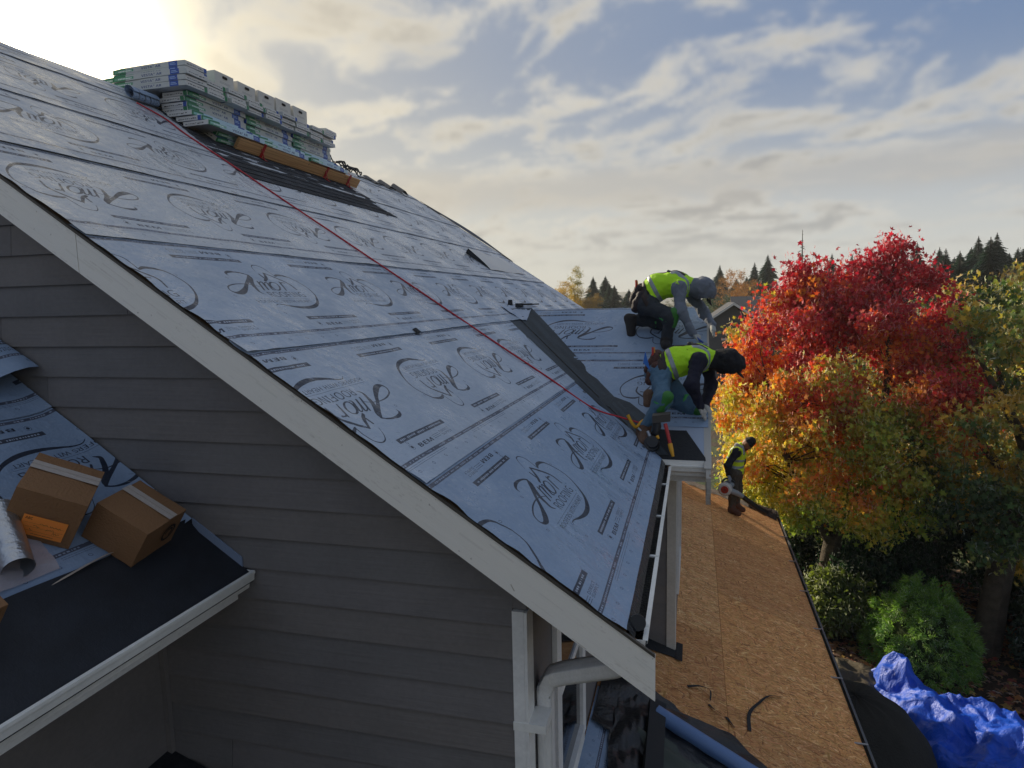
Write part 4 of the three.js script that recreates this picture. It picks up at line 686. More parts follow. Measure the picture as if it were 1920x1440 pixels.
// ------------------------------------------------------------------ on the porch roof
{
  const scrapM = mat({ color: '#202124', roughness: .8 });
  const strip = (pts, w, lab) => { const c = new THREE.CatmullRomCurve3(pts.map(([x, z, o]) => osbAt(x, z, o)), false, 'centripetal'); const g = sheet(24, 2, (u, v) => { const p = c.getPoint(u), t = c.getTangent(u), s = t.clone().cross(nO).normalize(); const tw = .5 + .5 * Math.cos(u * 4); return [p.addScaledVector(s, (v - .5) * w * (1 - .5 * u)).addScaledVector(nO, .004 + .012 * (1 - tw) * v), u, v]; }, .002); solo('felt_offcut', g, scrapM, osbAt(pts[0][0], pts[0][1], 0).toArray(), lab, 'offcut', 'black felt offcuts on the bare board'); };
  strip([[-.03, -6.00, .01], [.08, -6.06, .03], [.16, -6.05, .035], [.17, -5.93, .01]], .03, 'hooked black felt offcut on the bare porch board');
  strip([[.16, -5.87, .006], [.20, -5.82, .01], [.27, -5.80, .005]], .028, 'short curved black felt offcut next to the hooked one');
  strip([[.31, -5.80, .004], [.34, -5.74, .004], [.37, -5.69, .004]], .035, 'small wedge shaped black felt offcut near the plastic sheet');
  strip([[.50, -5.75, .004], [.52, -6.02, .006], [.62, -6.25, .012], [.73, -6.45, .012], [.86, -6.55, .004]], .035, 'long snaking grey felt offcut across the bare porch board');
  // black plastic, crumpled
  const pl = new THREE.MeshPhysicalMaterial({ color: '#0f1114', roughness: .38, side: THREE.DoubleSide, bumpMap: rep(bumpCrinkle, .8, .8), bumpScale: .012 });
  solo('plastic_sheet', sheet(60, 40, (u, v) => { const x = lerp(-.76, .98, u); const zt = lerp(-5.78, -5.50, sstep(-.8, .1, x)) + lerp(0, .62, sstep(.25, 1.0, x)) + .05 * N3(x * 7, 2); const z = lerp(zt, zt + lerp(.9, .5, u), v); return [osbAt(x, z, .014 + .06 * Math.abs(N3(x * 2.2 + z * 1.3, z * 2.8, 2)) + .03 * (1 - Math.abs(N3(x * 2.4 + z * 3, z * 1.6, 5))) * (1 - v)), x, z]; }), pl, osbAt(.1, -5.4, 0).toArray(), 'crumpled black plastic sheet behind the blue underlayment roll', 'plastic sheet');
  solo('plastic_sheet', sheet(30, 40, (u, v) => { const x = lerp(-.60, -.30, u) + .06 * N3(v * 5, 3), z = lerp(-5.45, -4.1, v); return [osbAt(x, z, .03 + .09 * Math.abs(N3(x * 4 + z, z * 1.3, 12)) * Math.sin(u * 3.1) + .03 * Math.abs(N3(x * 9, z * 3, 2))), x, z]; }), pl, osbAt(-.45, -4.8, 0).toArray(), 'rumpled strip of black plastic lying along the house wall under the downspout', 'plastic sheet');
  // printed sheet by the wall
  solo('underlayment_offcut', tint(sheet(30, 40, (u, v) => { const x = lerp(-.775, -.10, u), z = lerp(-5.4, -3.4, v); return [osbAt(x, z, .010 + .01 * fbm(x * 3, z * 3, 6, 3)), -z / TT, (x + .775) * 1.06 / TS]; }), .1, 3), memMat[0], osbAt(-.5, -4.3, 0).toArray(), 'printed blue grey underlayment sheet on the porch roof beside the window', 'underlayment');
  // dark straight strip
  solo('felt_strip', obox(osbAt(-.36, -5.42, .05), V(.13, -.13 * PO, 0), V(.02, 0, 1.5), nO.clone().multiplyScalar(.06)), mat({ color: '#1e2023', roughness: .75 }), osbAt(-.3, -4.7, 0).toArray(), 'straight black folded felt strip pointing up the porch roof', 'felt strip');
  // blue roll
  const A = osbAt(-.30, -5.30, .075), B = osbAt(.80, -4.98, .075); const d = B.clone().sub(A).normalize();
  const roll = thing('underlayment_roll', osbAt(.2, -5.15, 0).toArray(), 'partly unrolled blue underlayment roll lying across the porch roof', 'roll');
  const side = nO.clone(), fw = d.clone().cross(nO).normalize();
  add('rolled_sheet', sheet(20, 120, (u, v) => { const a = v * Math.PI * 2 * 5, r = .030 + .036 * v; return [A.clone().addScaledVector(d, u * 1.16 + .004 * Math.sin(v * 40)).addScaledVector(nO, Math.sin(a) * r).addScaledVector(fw, Math.cos(a) * r), u, v]; }), mat({ color: '#5c7aa8', roughness: .5, bumpMap: rep(bumpCrinkle, 1, 1), bumpScale: .006 }), roll);
  // olive sheet under the roll
  solo('felt_sheet', sheet(24, 16, (u, v) => { const x = lerp(-.42, .55, u), z = lerp(-5.16, -4.62 + .1 * u, v) + .32 * u; return [osbAt(x, z, .03 + .06 * Math.exp(-Math.pow((v - .35) / .1, 2)) * (1 - u * .5) + .012 * N3(x * 4, z * 5)), x, z]; }, .003), mat({ color: '#3f463f', roughness: .7 }), osbAt(0, -4.9, 0).toArray(), 'olive grey felt sheet folded under the blue roll', 'felt sheet');
}
// can with black cap left in the gutter
{
  const t = thing('sealant_can', [-.245, H - 1.6, -3.0], 'white can with a round black cap standing in the gutter end', 'can');
  const d = V(.10, .45, .9).normalize(), q = new THREE.Quaternion().setFromUnitVectors(V(0, 1, 0), d); const c = V(-.243, H - 1.50, -3.01);
  const g1 = new THREE.CylinderGeometry(.036, .036, .13, 26); g1.applyQuaternion(q); g1.translate(c.x, c.y, c.z); add('can_body', g1, mat({ color: '#c8cacb', roughness: .35, metalness: .3 }), t);
  const g2 = new THREE.CylinderGeometry(.036, .039, .03, 26); g2.applyQuaternion(q); const e = c.clone().addScaledVector(d, .081); g2.translate(e.x, e.y, e.z); add('cap', g2, mat({ color: '#0f1012', roughness: .5 }), t);
}
// coil nailer beside the boot in the valley
{
  const b = [-.34, H - 1.40, -6.2]; const t = thing('coil_nailer', b, 'black coil nailer with yellow tips and a red handle at the valley foot', 'nailer');
  const dk = mat({ color: '#15161a', roughness: .45 }), ye = mat({ color: '#d79a1c', roughness: .5 }), gr = mat({ color: '#4d4740', roughness: .6 });
  const mag = new THREE.CylinderGeometry(.07, .07, .06, 26); mag.rotateX(1.1); mag.rotateZ(.3); mag.translate(-.36, H - 1.31, -6.12); add('magazine', mag, dk, t);
  const lid = new THREE.CylinderGeometry(.05, .055, .02, 26); lid.rotateX(1.1); lid.rotateZ(.3); lid.translate(-.352, H - 1.285, -6.075); add('magazine_lid', lid, dk, t);
  add('motor_body', capTube([V(-.33, H - 1.07, -6.22), V(-.32, H - 1.16, -6.2), V(-.33, H - 1.24, -6.17)], [.035, .04, .03], 12), dk, t);
  add('end_cap', obox(V(-.36, H - 1.115, -6.24), V(.16, .02, 0), V(0, .07, .01), V(0, -.01, .09)), gr, t);
  add('handle', capTube([V(-.245, H - 1.13, -6.17), V(-.225, H - 1.20, -6.14), V(-.20, H - 1.30, -6.11)], [.018, .017, .016], 10), mat({ color: '#b3302c', roughness: .5 }), t);
  add('handle_tip', capTube([V(-.20, H - 1.30, -6.11), V(-.185, H - 1.36, -6.09), V(-.17, H - 1.41, -6.07)], [.022, .02, .012], 8), ye, t);
  add('nose', capTube([V(-.40, H - 1.20, -6.16), V(-.37, H - 1.27, -6.13), V(-.39, H - 1.36, -6.1)], [.016, .02, .008], 8), mat({ color: '#9da0a3', metalness: .8, roughness: .3 }), t);
  add('trigger_guard', capTube([V(-.315, H - 1.23, -6.1), V(-.30, H - 1.255, -6.09)], [.016, .012], 8), ye, t);
}
// ------------------------------------------------------------------ people
const v3 = a => V(a[0], a[1] + H, a[2]);
function capD(px, py, pz, a, b, ra, rb) {
  const dx = b.x - a.x, dy = b.y - a.y, dz = b.z - a.z, ex = px - a.x, ey = py - a.y, ez = pz - a.z;
  let t = (ex * dx + ey * dy + ez * dz) / (dx * dx + dy * dy + dz * dz + 1e-9); t = t < 0 ? 0 : t > 1 ? 1 : t;
  const qx = ex - dx * t, qy = ey - dy * t, qz = ez - dz * t; return Math.sqrt(qx * qx + qy * qy + qz * qz) - (ra + (rb - ra) * t);
}
const smin = (a, b, k) => { const h = Math.max(0, k - Math.abs(a - b)) / k; return Math.min(a, b) - h * h * k * .25; };
function field(bones, k) { return (x, y, z) => { let d = 1e3; for (const b of bones) d = smin(d, capD(x, y, z, b[0], b[1], b[2], b[3]), k); return d; }; }
function bounds(bones, pad) { const mn = [1e9, 1e9, 1e9], mx = [-1e9, -1e9, -1e9]; for (const [a, b, r, q] of bones) for (const [p, rr] of [[a, r], [b, q]]) { const c = [p.x, p.y, p.z]; for (let i = 0; i < 3; i++) { mn[i] = Math.min(mn[i], c[i] - rr - pad); mx[i] = Math.max(mx[i], c[i] + rr + pad); } } return [mn, mx]; }
const fold = (p, amp, f) => (x, y, z) => p(x, y, z) + amp * N3(x * f, y * f, z * f) + amp * .6 * N3(x * f * 2.3, y * f * 2.3, z * f * 2.3 + 4);
function sdf(bones, k, cell, pad = .03, mod) { let f = field(bones, k); if (mod) f = mod(f); const [mn, mx] = bounds(bones, pad + .02); return surfaceNet(f, mn, mx, cell); }
const fab = (c, r = .85) => mat({ color: c, roughness: r, bumpMap: rep(bumpFine, 8, 8), bumpScale: .003 });
const mm = (a, b, t) => a.clone().lerp(b, t);

function handBones(wr, ha, down, lat, curl) { // palm, four unequal fingers bent twice, thumb off the side of the palm
  const d = ha.clone().sub(wr).normalize(); const palmEnd = wr.clone().addScaledVector(d, .085); const B = [[wr, palmEnd, .028, .032], [wr.clone().addScaledVector(lat, .018), palmEnd.clone().addScaledVector(lat, .026), .022, .02], [wr.clone().addScaledVector(lat, -.018), palmEnd.clone().addScaledVector(lat, -.026), .022, .02]];
  const L = [.070, .080, .076, .060]; for (let i = 0; i < 4; i++) { const o = (i - 1.5) * .0205; const a = palmEnd.clone().addScaledVector(lat, o); const b = a.clone().addScaledVector(d, L[i] * .45 * (1 - curl * .4)).addScaledVector(down, L[i] * .3 * curl); const c = b.clone().addScaledVector(d, L[i] * .35 * (1 - curl * 1.2)).addScaledVector(down, L[i] * .5 * curl + .004); const e = c.clone().addScaledVector(d, L[i] * .2 * (1 - curl * 2)).addScaledVector(down, L[i] * .3 * curl); B.push([a, b, .0115, .0105], [b, c, .0105, .0095], [c, e, .0095, .0085]); }
  const th = wr.clone().addScaledVector(d, .03).addScaledVector(lat, .036); const t2 = th.clone().addScaledVector(d, .035).addScaledVector(lat, .018).addScaledVector(down, .012), t3 = t2.clone().addScaledVector(d, .026).addScaledVector(down, .02); B.push([th, t2, .013, .012], [t2, t3, .012, .0095]); return B;
}
function person(J0, o) {
  const J = {}; for (const k in J0) J[k] = v3(J0[k]); const s = o.scale || 1;
  const t = thing('person', [o.base[0], o.base[1] + H, o.base[2]], o.label, 'person', null);
  const spine = J.chest.clone().sub(J.pelvis).normalize(), lat = J.nsh.clone().sub(J.fsh).normalize(), back = lat.clone().cross(spine).normalize().multiplyScalar(o.backSign || 1);
  const face = v3(o.look).sub(J.head).normalize(), mid = mm(J.pelvis, J.chest, .5).addScaledVector(back, o.arch || .04);
  const arm = (p, e) => ['n', 'f'].flatMap(q => [[J[q + 'sh'], J[q + 'el'], .058 + e, .046 + e], [J[q + 'el'], J[q + 'wr'], .046 + e, .034 + e * .8]]);
  const leg = e => ['n', 'f'].flatMap(q => [[J[q + 'hip'], J[q + 'kn'], .088 + e, .064 + e], [J[q + 'kn'], J[q + 'an'], .064 + e, .046 + e * 1.2]]);
  const torso = e => [[J.pelvis, mid, .120 + e, .118 + e], [mid, J.chest, .118 + e, .125 + e], [J.nsh, J.fsh, .066 + e, .066 + e], [J.chest, J.neck, .1 + e, .066 + e], [J.nhip, J.fhip, .10 + e, .10 + e]];
  const ax = face.clone(), upv = J.head.clone().sub(J.neck).normalize();
  const headB = [[J.neck, J.head, .055, .07], [J.head.clone().addScaledVector(upv, .03), J.head.clone().addScaledVector(upv, .035), .088, .088], [J.head, J.head.clone().addScaledVector(face, .03).addScaledVector(upv, -.05), .074, .055], [J.head.clone().addScaledVector(face, .07), J.head.clone().addScaledVector(face, .098).addScaledVector(upv, -.02), .012, .014], [J.head.clone().addScaledVector(lat, .082).addScaledVector(upv, -.01), J.head.clone().addScaledVector(lat, .086).addScaledVector(upv, .02), .012, .014], [J.head.clone().addScaledVector(lat, -.082).addScaledVector(upv, -.01), J.head.clone().addScaledVector(lat, -.086).addScaledVector(upv, .02), .012, .014]];
  const foot = q => { const to = J[q + 'to'], an = J[q + 'an']; return [[an, mm(an, to, .35), .05, .05], [mm(an, to, .1), to, .048, .038]]; };
  const down = v3(o.grip).sub(mm(J.nha, J.fha, .5)).normalize();
  const hN = handBones(J.nwr, J.nha, down, lat.clone(), .55), hF = handBones(J.fwr, J.fha, down, lat.clone().negate(), .55);
  const skin = mat({ color: '#8a5d45', roughness: .6 });
  const bodyB = [...torso(-.02), ...arm(0, -.012), ...leg(-.015), ...headB, ...foot('n').map(b => [b[0], b[1], b[2] - .014, b[3] - .012]), ...foot('f').map(b => [b[0], b[1], b[2] - .014, b[3] - .012])];
  const body = sdf(bodyB, .035, .012);
  const hands = [hN, hF].map(h => sdf(h.map(b => [b[0], b[1], b[2] - .0035, b[3] - .0035]), .006, .0045, .01));
  add('body', merge([body, ...hands]), skin, t);
  add('trousers', sdf([...leg(.012), [J.pelvis, J.pelvis.clone().addScaledVector(spine, -.02), .132, .12], [J.nhip, J.fhip, .112, .112]], .07, .012, .03, f => fold(f, .014, 13)), fab(o.trousers), t);
  // jacket or hoodie, hood with an opening
  const hoodie = [...torso(.004), ...arm(0, .010)];
  add('hoodie', sdf(hoodie, .06, .012, .03, f => fold(f, .014, 14)), fab(o.top), t);
  if (o.hood) {
    const hb = [[J.neck.clone().addScaledVector(spine, -.06).addScaledVector(lat, .05), J.neck.clone().addScaledVector(spine, -.06).addScaledVector(lat, -.05), .08, .08], [J.head.clone().addScaledVector(face, -.03).addScaledVector(upv, .09), J.head.clone().addScaledVector(face, -.07).addScaledVector(upv, .05), .05, .045], [J.neck.clone().addScaledVector(spine, -.02), J.head, .085, .116], [J.head.clone().addScaledVector(upv, .035), J.head.clone().addScaledVector(upv, .05).addScaledVector(face, .03), .118, .104], [J.head, J.head.clone().addScaledVector(face, .07).addScaledVector(upv, .02), .115, .09]];
    const oc = J.head.clone().addScaledVector(face, .17).addScaledVector(upv, -.02);
    add('hood', sdf(hb, .05, .010, .03, f => { const g = fold(f, .014, 13); return (x, y, z) => { const d = g(x, y, z); const hole = Math.hypot(x - oc.x, y - oc.y, z - oc.z) - .098; const inner = d + .018; return Math.max(d, -hole, -Math.max(inner, hole - .03)); }; }), fab(o.hood), t);
    const bc = J.head.clone().addScaledVector(face, .085).addScaledVector(upv, .055); add('cap_brim', sheet(10, 5, (u, v) => { const a = (u - .5) * 2.2, r = .035 + v * .075; return [bc.clone().addScaledVector(lat, Math.sin(a) * .085).addScaledVector(face, Math.cos(a) * r).addScaledVector(upv, -.012 * a * a - v * .012), u, v]; }, .004), fab('#17171b'), t);
  }
  if (o.beanie) {
    const hc = J.head.clone().addScaledVector(upv, .045); add('beanie', sdf([[hc, hc.clone().addScaledVector(upv, .03), .1, .085]], .02, .009, .02, f => (x, y, z) => Math.max(f(x, y, z), -((x - J.head.x) * upv.x + (y - J.head.y) * upv.y + (z - J.head.z) * upv.z) + .02)), fab(o.beanie), t);
    add('hood_collar', sdf([[J.neck.clone().addScaledVector(back, .07).addScaledVector(lat, .06), J.neck.clone().addScaledVector(back, .09).addScaledVector(lat, -.06), .05, .05], [J.neck.clone().addScaledVector(lat, .08), J.neck.clone().addScaledVector(back, .06).addScaledVector(lat, .07), .035, .05]], .05, .01, .02, f => fold(f, .008, 18)), fab('#8d8a88'), t);
    add('scarf', sdf([[J.neck.clone().addScaledVector(face, .05), J.head.clone().addScaledVector(face, .05).addScaledVector(upv, -.06), .055, .05]], .02, .009, .02), fab('#7a2b22'), t);
    for (const q of [-1, 1]) { const e = new THREE.SphereGeometry(.011, 10, 8); const c = J.head.clone().addScaledVector(face, .076).addScaledVector(lat, q * .032).addScaledVector(upv, .012); e.translate(c.x, c.y, c.z); add('eye', e, mat({ color: '#1a1512', roughness: .3 }), t); }
  }
  // vest with armholes and reflective bands
  const vb = torso(.020), arms = ['n', 'f'].map(q => [J[q + 'sh'].clone().addScaledVector(lat, q === 'n' ? .02 : -.02), J[q + 'el'], .082, .07]);
  const lowCut = J.pelvis.clone().addScaledVector(spine, o.vestLow === undefined ? -.02 : o.vestLow);
  const vf0 = field(vb, .06); const vf = fold((x, y, z) => { let d = vf0(x, y, z); for (const a of arms) d = Math.max(d, -capD(x, y, z, ...a)); d = Math.max(d, -((x - lowCut.x) * spine.x + (y - lowCut.y) * spine.y + (z - lowCut.z) * spine.z)); const nk = J.neck.clone().addScaledVector(face, .03); return Math.max(d, -(Math.hypot(x - nk.x, y - nk.y, z - nk.z) - .088)); }, .010, 13);
  const [vmn, vmx] = bounds(vb, .04);
  add('safety_vest', surfaceNet(vf, vmn, vmx, .010), mat({ color: o.vest || '#b6ea1e', roughness: .75, bumpMap: rep(bumpFine, 8, 8), bumpScale: .002 }), t);
  const refl = mat({ color: '#8f969b', roughness: .45, metalness: .25 });
  for (const h of o.bands || [.16, .30]) { const c = J.pelvis.clone().addScaledVector(spine, h); add('reflective_band', surfaceNet((x, y, z) => Math.max(vf(x, y, z) - .005, Math.abs((x - c.x) * spine.x + (y - c.y) * spine.y + (z - c.z) * spine.z) - .024), vmn, vmx, .010), refl, t); }
  { const c = J.chest.clone().addScaledVector(lat, .085); add('reflective_band', surfaceNet((x, y, z) => Math.max(vf(x, y, z) - .005, Math.abs((x - c.x) * lat.x + (y - c.y) * lat.y + (z - c.z) * lat.z) - .02, -((x - c.x) * spine.x + (y - c.y) * spine.y + (z - c.z) * spine.z) + .02), vmn, vmx, .010), refl, t); }
  // boots, soles
  for (const q of ['n', 'f']) {
    const an = J[q + 'an'], to = J[q + 'to'], kn = J[q + 'kn']; const up = kn.clone().sub(an).normalize(), fw = to.clone().sub(an).normalize();
    const heel = an.clone().addScaledVector(fw, -.02).addScaledVector(up, -.055);
    add('boot', sdf([[an.clone().addScaledVector(up, .10), an, .058, .056], [an, heel, .056, .046], [an.clone().addScaledVector(up, -.02), to, .054, .042], [heel, to, .044, .038]], .04, .010), mat({ color: o.boots, roughness: .7, bumpMap: rep(bumpFine, 6, 6), bumpScale: .004 }), t);
  }
  for (const h of [hN, hF]) add('glove', sdf(h, .008, .006, .012), fab(o.gloves, .8), t);
  if (o.knee) for (const q of ['n', 'f']) { const kn = J[q + 'kn'], an = J[q + 'an'], hp = J[q + 'hip']; const f = kn.clone().multiplyScalar(2).sub(an).sub(hp).normalize(); const dn = an.clone().sub(kn).normalize(); add('knee_pad', sdf([[kn.clone().addScaledVector(f, .055).addScaledVector(dn, -.03), kn.clone().addScaledVector(f, .05).addScaledVector(dn, .10), .058, .050]], .03, .010), mat({ color: '#2f7028', roughness: .6 }), t); { const lb = leg(.02).slice(q === 'n' ? 0 : 2, q === 'n' ? 2 : 4), lf = field(lb, .03), kc = kn.clone().addScaledVector(dn, .035); const [m0, m1] = bounds([[kc, kc, .1, .1]], .02); add('knee_strap', surfaceNet((x, y, z) => Math.max(lf(x, y, z), Math.abs((x - kc.x) * dn.x + (y - kc.y) * dn.y + (z - kc.z) * dn.z) - .014), m0, m1, .008), mat({ color: '#3f9a4a', roughness: .6 }), t); } }
  if (o.belt) {
    const c = J.pelvis.clone().addScaledVector(spine, .03); const tf = field(torso(.030), .06);
    add('tool_belt', surfaceNet((x, y, z) => Math.max(tf(x, y, z), Math.abs((x - c.x) * spine.x + (y - c.y) * spine.y + (z - c.z) * spine.z) - .028), vmn.map(a => a - .03), vmx.map(a => a + .03), .010), mat({ color: '#2a1b15', roughness: .7 }), t);
    const leather = mat({ color: o.belt, roughness: .7, bumpMap: rep(bumpFine, 6, 6), bumpScale: .004 });
    const hang = V(0, -1, 0); for (const [a, b, l, r] of [[.15, .05, .17, .065], [-.02, .16, .20, .07], [.10, .14, .15, .06]]) { const p = c.clone().addScaledVector(lat, a).addScaledVector(back, b); add('tool_pouch', sdf([[p, p.clone().addScaledVector(hang, l * .6).addScaledVector(back, .03), r * .75, r], [p.clone().addScaledVector(hang, l * .4).addScaledVector(spine, -.05), p.clone().addScaledVector(hang, l * .7).addScaledVector(spine, -.06), r * .7, r * .8]], .03, .010, .02, f => fold(f, .006, 20)), leather, t); }
    const p = c.clone().addScaledVector(back, .17).addScaledVector(lat, .08); add('tool_handle', capTube([p.clone().addScaledVector(hang, .06), p.clone().addScaledVector(hang, -.04).addScaledVector(back, .03)], [.018, .016], 8), mat({ color: '#d08a1e', roughness: .5 }), t);
    add('tool_handle', capTube([p.clone().addScaledVector(lat, .05).addScaledVector(hang, .04), p.clone().addScaledVector(lat, .05).addScaledVector(hang, -.07)], [.012, .01], 8), mat({ color: '#b3302c', roughness: .5 }), t);
  }
  if (o.harness) {
    const c = J.chest; add('harness_strap', surfaceNet((x, y, z) => Math.max(vf0(x, y, z) - .007, Math.abs(Math.abs((x - c.x) * lat.x + (y - c.y) * lat.y + (z - c.z) * lat.z) - .05) - .018, -((x - c.x) * back.x + (y - c.y) * back.y + (z - c.z) * back.z) + .02), vmn, vmx, .010), mat({ color: '#3b2a28', roughness: .7 }), t);
    const w = J.pelvis.clone().addScaledVector(spine, .1); add('harness_strap', surfaceNet((x, y, z) => Math.max(vf0(x, y, z) - .008, Math.abs((x - w.x) * (spine.x + lat.x * .2) + (y - w.y) * (spine.y + lat.y * .2) + (z - w.z) * (spine.z + lat.z * .2)) - .02), vmn, vmx, .010), mat({ color: '#241d20', roughness: .7 }), t);
    const d = J.chest.clone().addScaledVector(back, .155); add('harness_ring', sdf([[d.clone().addScaledVector(lat, .04), d.clone().addScaledVector(lat, -.04), .022, .022]], .01, .008, .02), mat({ color: '#26262a', roughness: .5 }), t);
  }
  return { t, J, lat, spine, back };
}
const W2 = person({ pelvis: [-.329, -.703, -6.72], chest: [.019, -.582, -6.75], neck: [.180, -.590, -6.77], head: [.310, -.610, -6.77], nsh: [.045, -.585, -6.58], nel: [-.02, -.80, -6.45], nwr: [.062, -1.009, -6.50], nha: [.099, -1.086, -6.55], fsh: [.12, -.60, -6.93], fel: [.171, -.861, -6.95], fwr: [.115, -1.045, -6.78], fha: [.151, -1.110, -6.72], nhip: [-.318, -.72, -6.62], nkn: [-.275, -.935, -6.33], nan: [-.445, -1.232, -6.36], nto: [-.44, -1.318, -6.20], fhip: [-.317, -.736, -6.83], fkn: [-.031, -1.045, -6.70], fan: [-.40, -.985, -6.86], fto: [-.44, -1.06, -6.78] },
  { base: [-.43, -1.36, -6.3], look: [.50, -.86, -6.77], grip: [.14, -1.3, -6.6], backSign: 1, arch: .03, trousers: '#4b6a80', top: '#15162a', hood: '#0c0d14', boots: '#5a4130', gloves: '#b9b6b0', knee: true, belt: '#4a2a20', harness: true, vestLow: .04, bands: [.14], label: 'person in navy hoodie and lime safety vest kneeling low at the roof edge' });
const W1 = person({ pelvis: [-.557, -.014, -7.85], chest: [-.207, .17, -7.85], neck: [-.045, .150, -7.85], head: [.075, .112, -7.85], nsh: [-.165, .12, -7.66], nel: [-.142, -.128, -7.58], nwr: [-.013, -.377, -7.62], nha: [.052, -.433, -7.66], fsh: [-.08, .10, -8.02], fel: [.113, -.165, -8.0], fwr: [.202, -.306, -7.85], fha: [.208, -.377, -7.75], nhip: [-.533, -.048, -7.74], nkn: [-.255, -.19, -7.60], nan: [-.295, -.456, -7.66], nto: [-.30, -.50, -7.50], fhip: [-.555, -.031, -7.95], fkn: [-.392, -.257, -7.95], fan: [-.691, -.232, -7.95], fto: [-.704, -.40, -7.88] },
  { base: [-.3, -.57, -7.6], look: [.2, -.2, -7.85], grip: [.15, -.6, -7.7], backSign: 1, arch: .07, trousers: '#2c3138', top: '#6d7480', hood: '#6b717c', boots: '#1f1b1c', gloves: '#a7a9a6', knee: true, belt: '#2b1f22', harness: true, vestLow: .10, bands: [.17], label: 'person in grey hooded sweatshirt and lime vest crouching by the rake edge above' });
const W3 = person({ pelvis: [.743, -3.058, -12.35], chest: [.77, -2.78, -12.33], neck: [.84, -2.64, -12.32], head: [.935, -2.57, -12.30], nsh: [.75, -2.70, -12.16], nel: [.60, -2.93, -12.08], nwr: [.606, -3.10, -12.10], nha: [.635, -3.17, -12.10], fsh: [.84, -2.72, -12.50], fel: [.87, -2.96, -12.55], fwr: [.82, -3.14, -12.42], fha: [.78, -3.19, -12.32], nhip: [.716, -3.10, -12.26], nkn: [.70, -3.43, -12.23], nan: [.688, -3.730, -12.2], nto: [.80, -3.80, -12.12], fhip: [.78, -3.10, -12.45], fkn: [.80, -3.46, -12.48], fan: [.777, -3.755, -12.52], fto: [.89, -3.83, -12.45] },
  { base: [.72, -3.83, -12.3], look: [1.12, -2.80, -12.25], grip: [.7, -3.5, -12.2], backSign: 1, arch: .02, trousers: '#4a4238', top: '#1b1c26', beanie: '#141416', boots: '#5c3b2a', gloves: '#7d8590', vestLow: -.06, bands: [.08, .2], vest: '#cfe628', label: 'person in black beanie and yellow vest standing on the bare porch roof' });
{ // leaf blower
  const t = thing('leaf_blower', [.56, H - 3.5, -12.0], 'handheld leaf blower with white fan housing, red intake and long black tube', 'leaf blower');
  const c = V(.555, H - 3.345, -12.02), ax = V(-.15, .1, 1).normalize(), q = new THREE.Quaternion().setFromUnitVectors(V(0, 1, 0), ax); const cy = (r0, r1, h, o, seg = 32) => { const g = new THREE.CylinderGeometry(r0, r1, h, seg); g.applyQuaternion(q); const p = c.clone().addScaledVector(ax, o); g.translate(p.x, p.y, p.z); return g; };
  const wh = mat({ color: '#b9b7b2', roughness: .45 });
  add('fan_housing', merge([cy(.115, .125, .10, -.02), cy(.09, .115, .03, .045)]), wh, t); add('intake_grille', cy(.062, .066, .012, .064), mat({ color: '#a8301c', roughness: .5 }), t);
  for (let k = 0; k < 8; k++) { const a = k / 8 * 6.283, e1 = V(1, 0, .15).normalize(), e2 = ax.clone().cross(e1).normalize(); const p = c.clone().addScaledVector(ax, .072); add('grille_rib', capTube([p, p.clone().addScaledVector(e1, Math.cos(a) * .06).addScaledVector(e2, Math.sin(a) * .06)], [.004, .004], 5), mat({ color: '#7c2014', roughness: .6 }), t); }
  add('engine', sdf([[V(.60, H - 3.27, -12.12), V(.66, H - 3.29, -12.14), .065, .06]], .02, .012), mat({ color: '#7d838a', roughness: .5 }), t);
  add('handle', tube([V(.50, H - 3.24, -12.08), V(.55, H - 3.18, -12.09), V(.64, H - 3.175, -12.10), V(.72, H - 3.24, -12.12)], .017, 8), mat({ color: '#2b2c2f', roughness: .6 }), t);
  add('outlet', capTube([V(.62, H - 3.36, -12.03), V(.76, H - 3.42, -12.07), V(.86, H - 3.485, -12.10)], [.055, .05, .042], 14), mat({ color: '#8b8e90', roughness: .5 }), t);
  add('blower_tube', capTube([V(.85, H - 3.48, -12.10), V(1.0, H - 3.62, -12.22), V(1.15, H - 3.76, -12.34), V(1.28, H - 3.86, -12.45)], [.043, .045, .05, .062], 14), mat({ color: '#17181a', roughness: .45 }), t);
}
solo('old_roofing_pile', sheet(30, 12, (u, v) => { const x = lerp(1.02, 1.5, u), z = lerp(-13.34, -12.75 - .25 * (1 - u), v); return [osbAt(x, z, .012 + .13 * Math.sin(v * 3.1) * (.5 + .5 * u) * (.7 + .6 * Math.abs(fbm(x * 7, z * 7, 3, 3)))), x, z]; }, .004), mat({ color: '#2f2520', roughness: .95, bumpMap: rep(bumpFine, 3, 3), bumpScale: .01 }), osbAt(1.3, -13.1, 0).toArray(), 'low heap of dark old roofing felt at the far gutter corner', 'debris');
{ // knife in the grey worker's hand, blue
  const t = thing('utility_knife', [.06, H - .46, -7.66], 'blue utility knife in the grey hooded roofer\'s gloved hand', 'knife');
  add('grip', capTube([V(.0, H - .40, -7.60), V(.06, H - .455, -7.62), V(.10, H - .48, -7.63)], [.013, .013, .009], 8), mat({ color: '#274a9a', roughness: .5 }), t);
  add('blade', obox(V(.10, H - .486, -7.632), V(.045, -.02, 0), V(.004, .014, 0), V(0, 0, .002)), mat({ color: '#a9adb2', metalness: .9, roughness: .3 }), t);
}
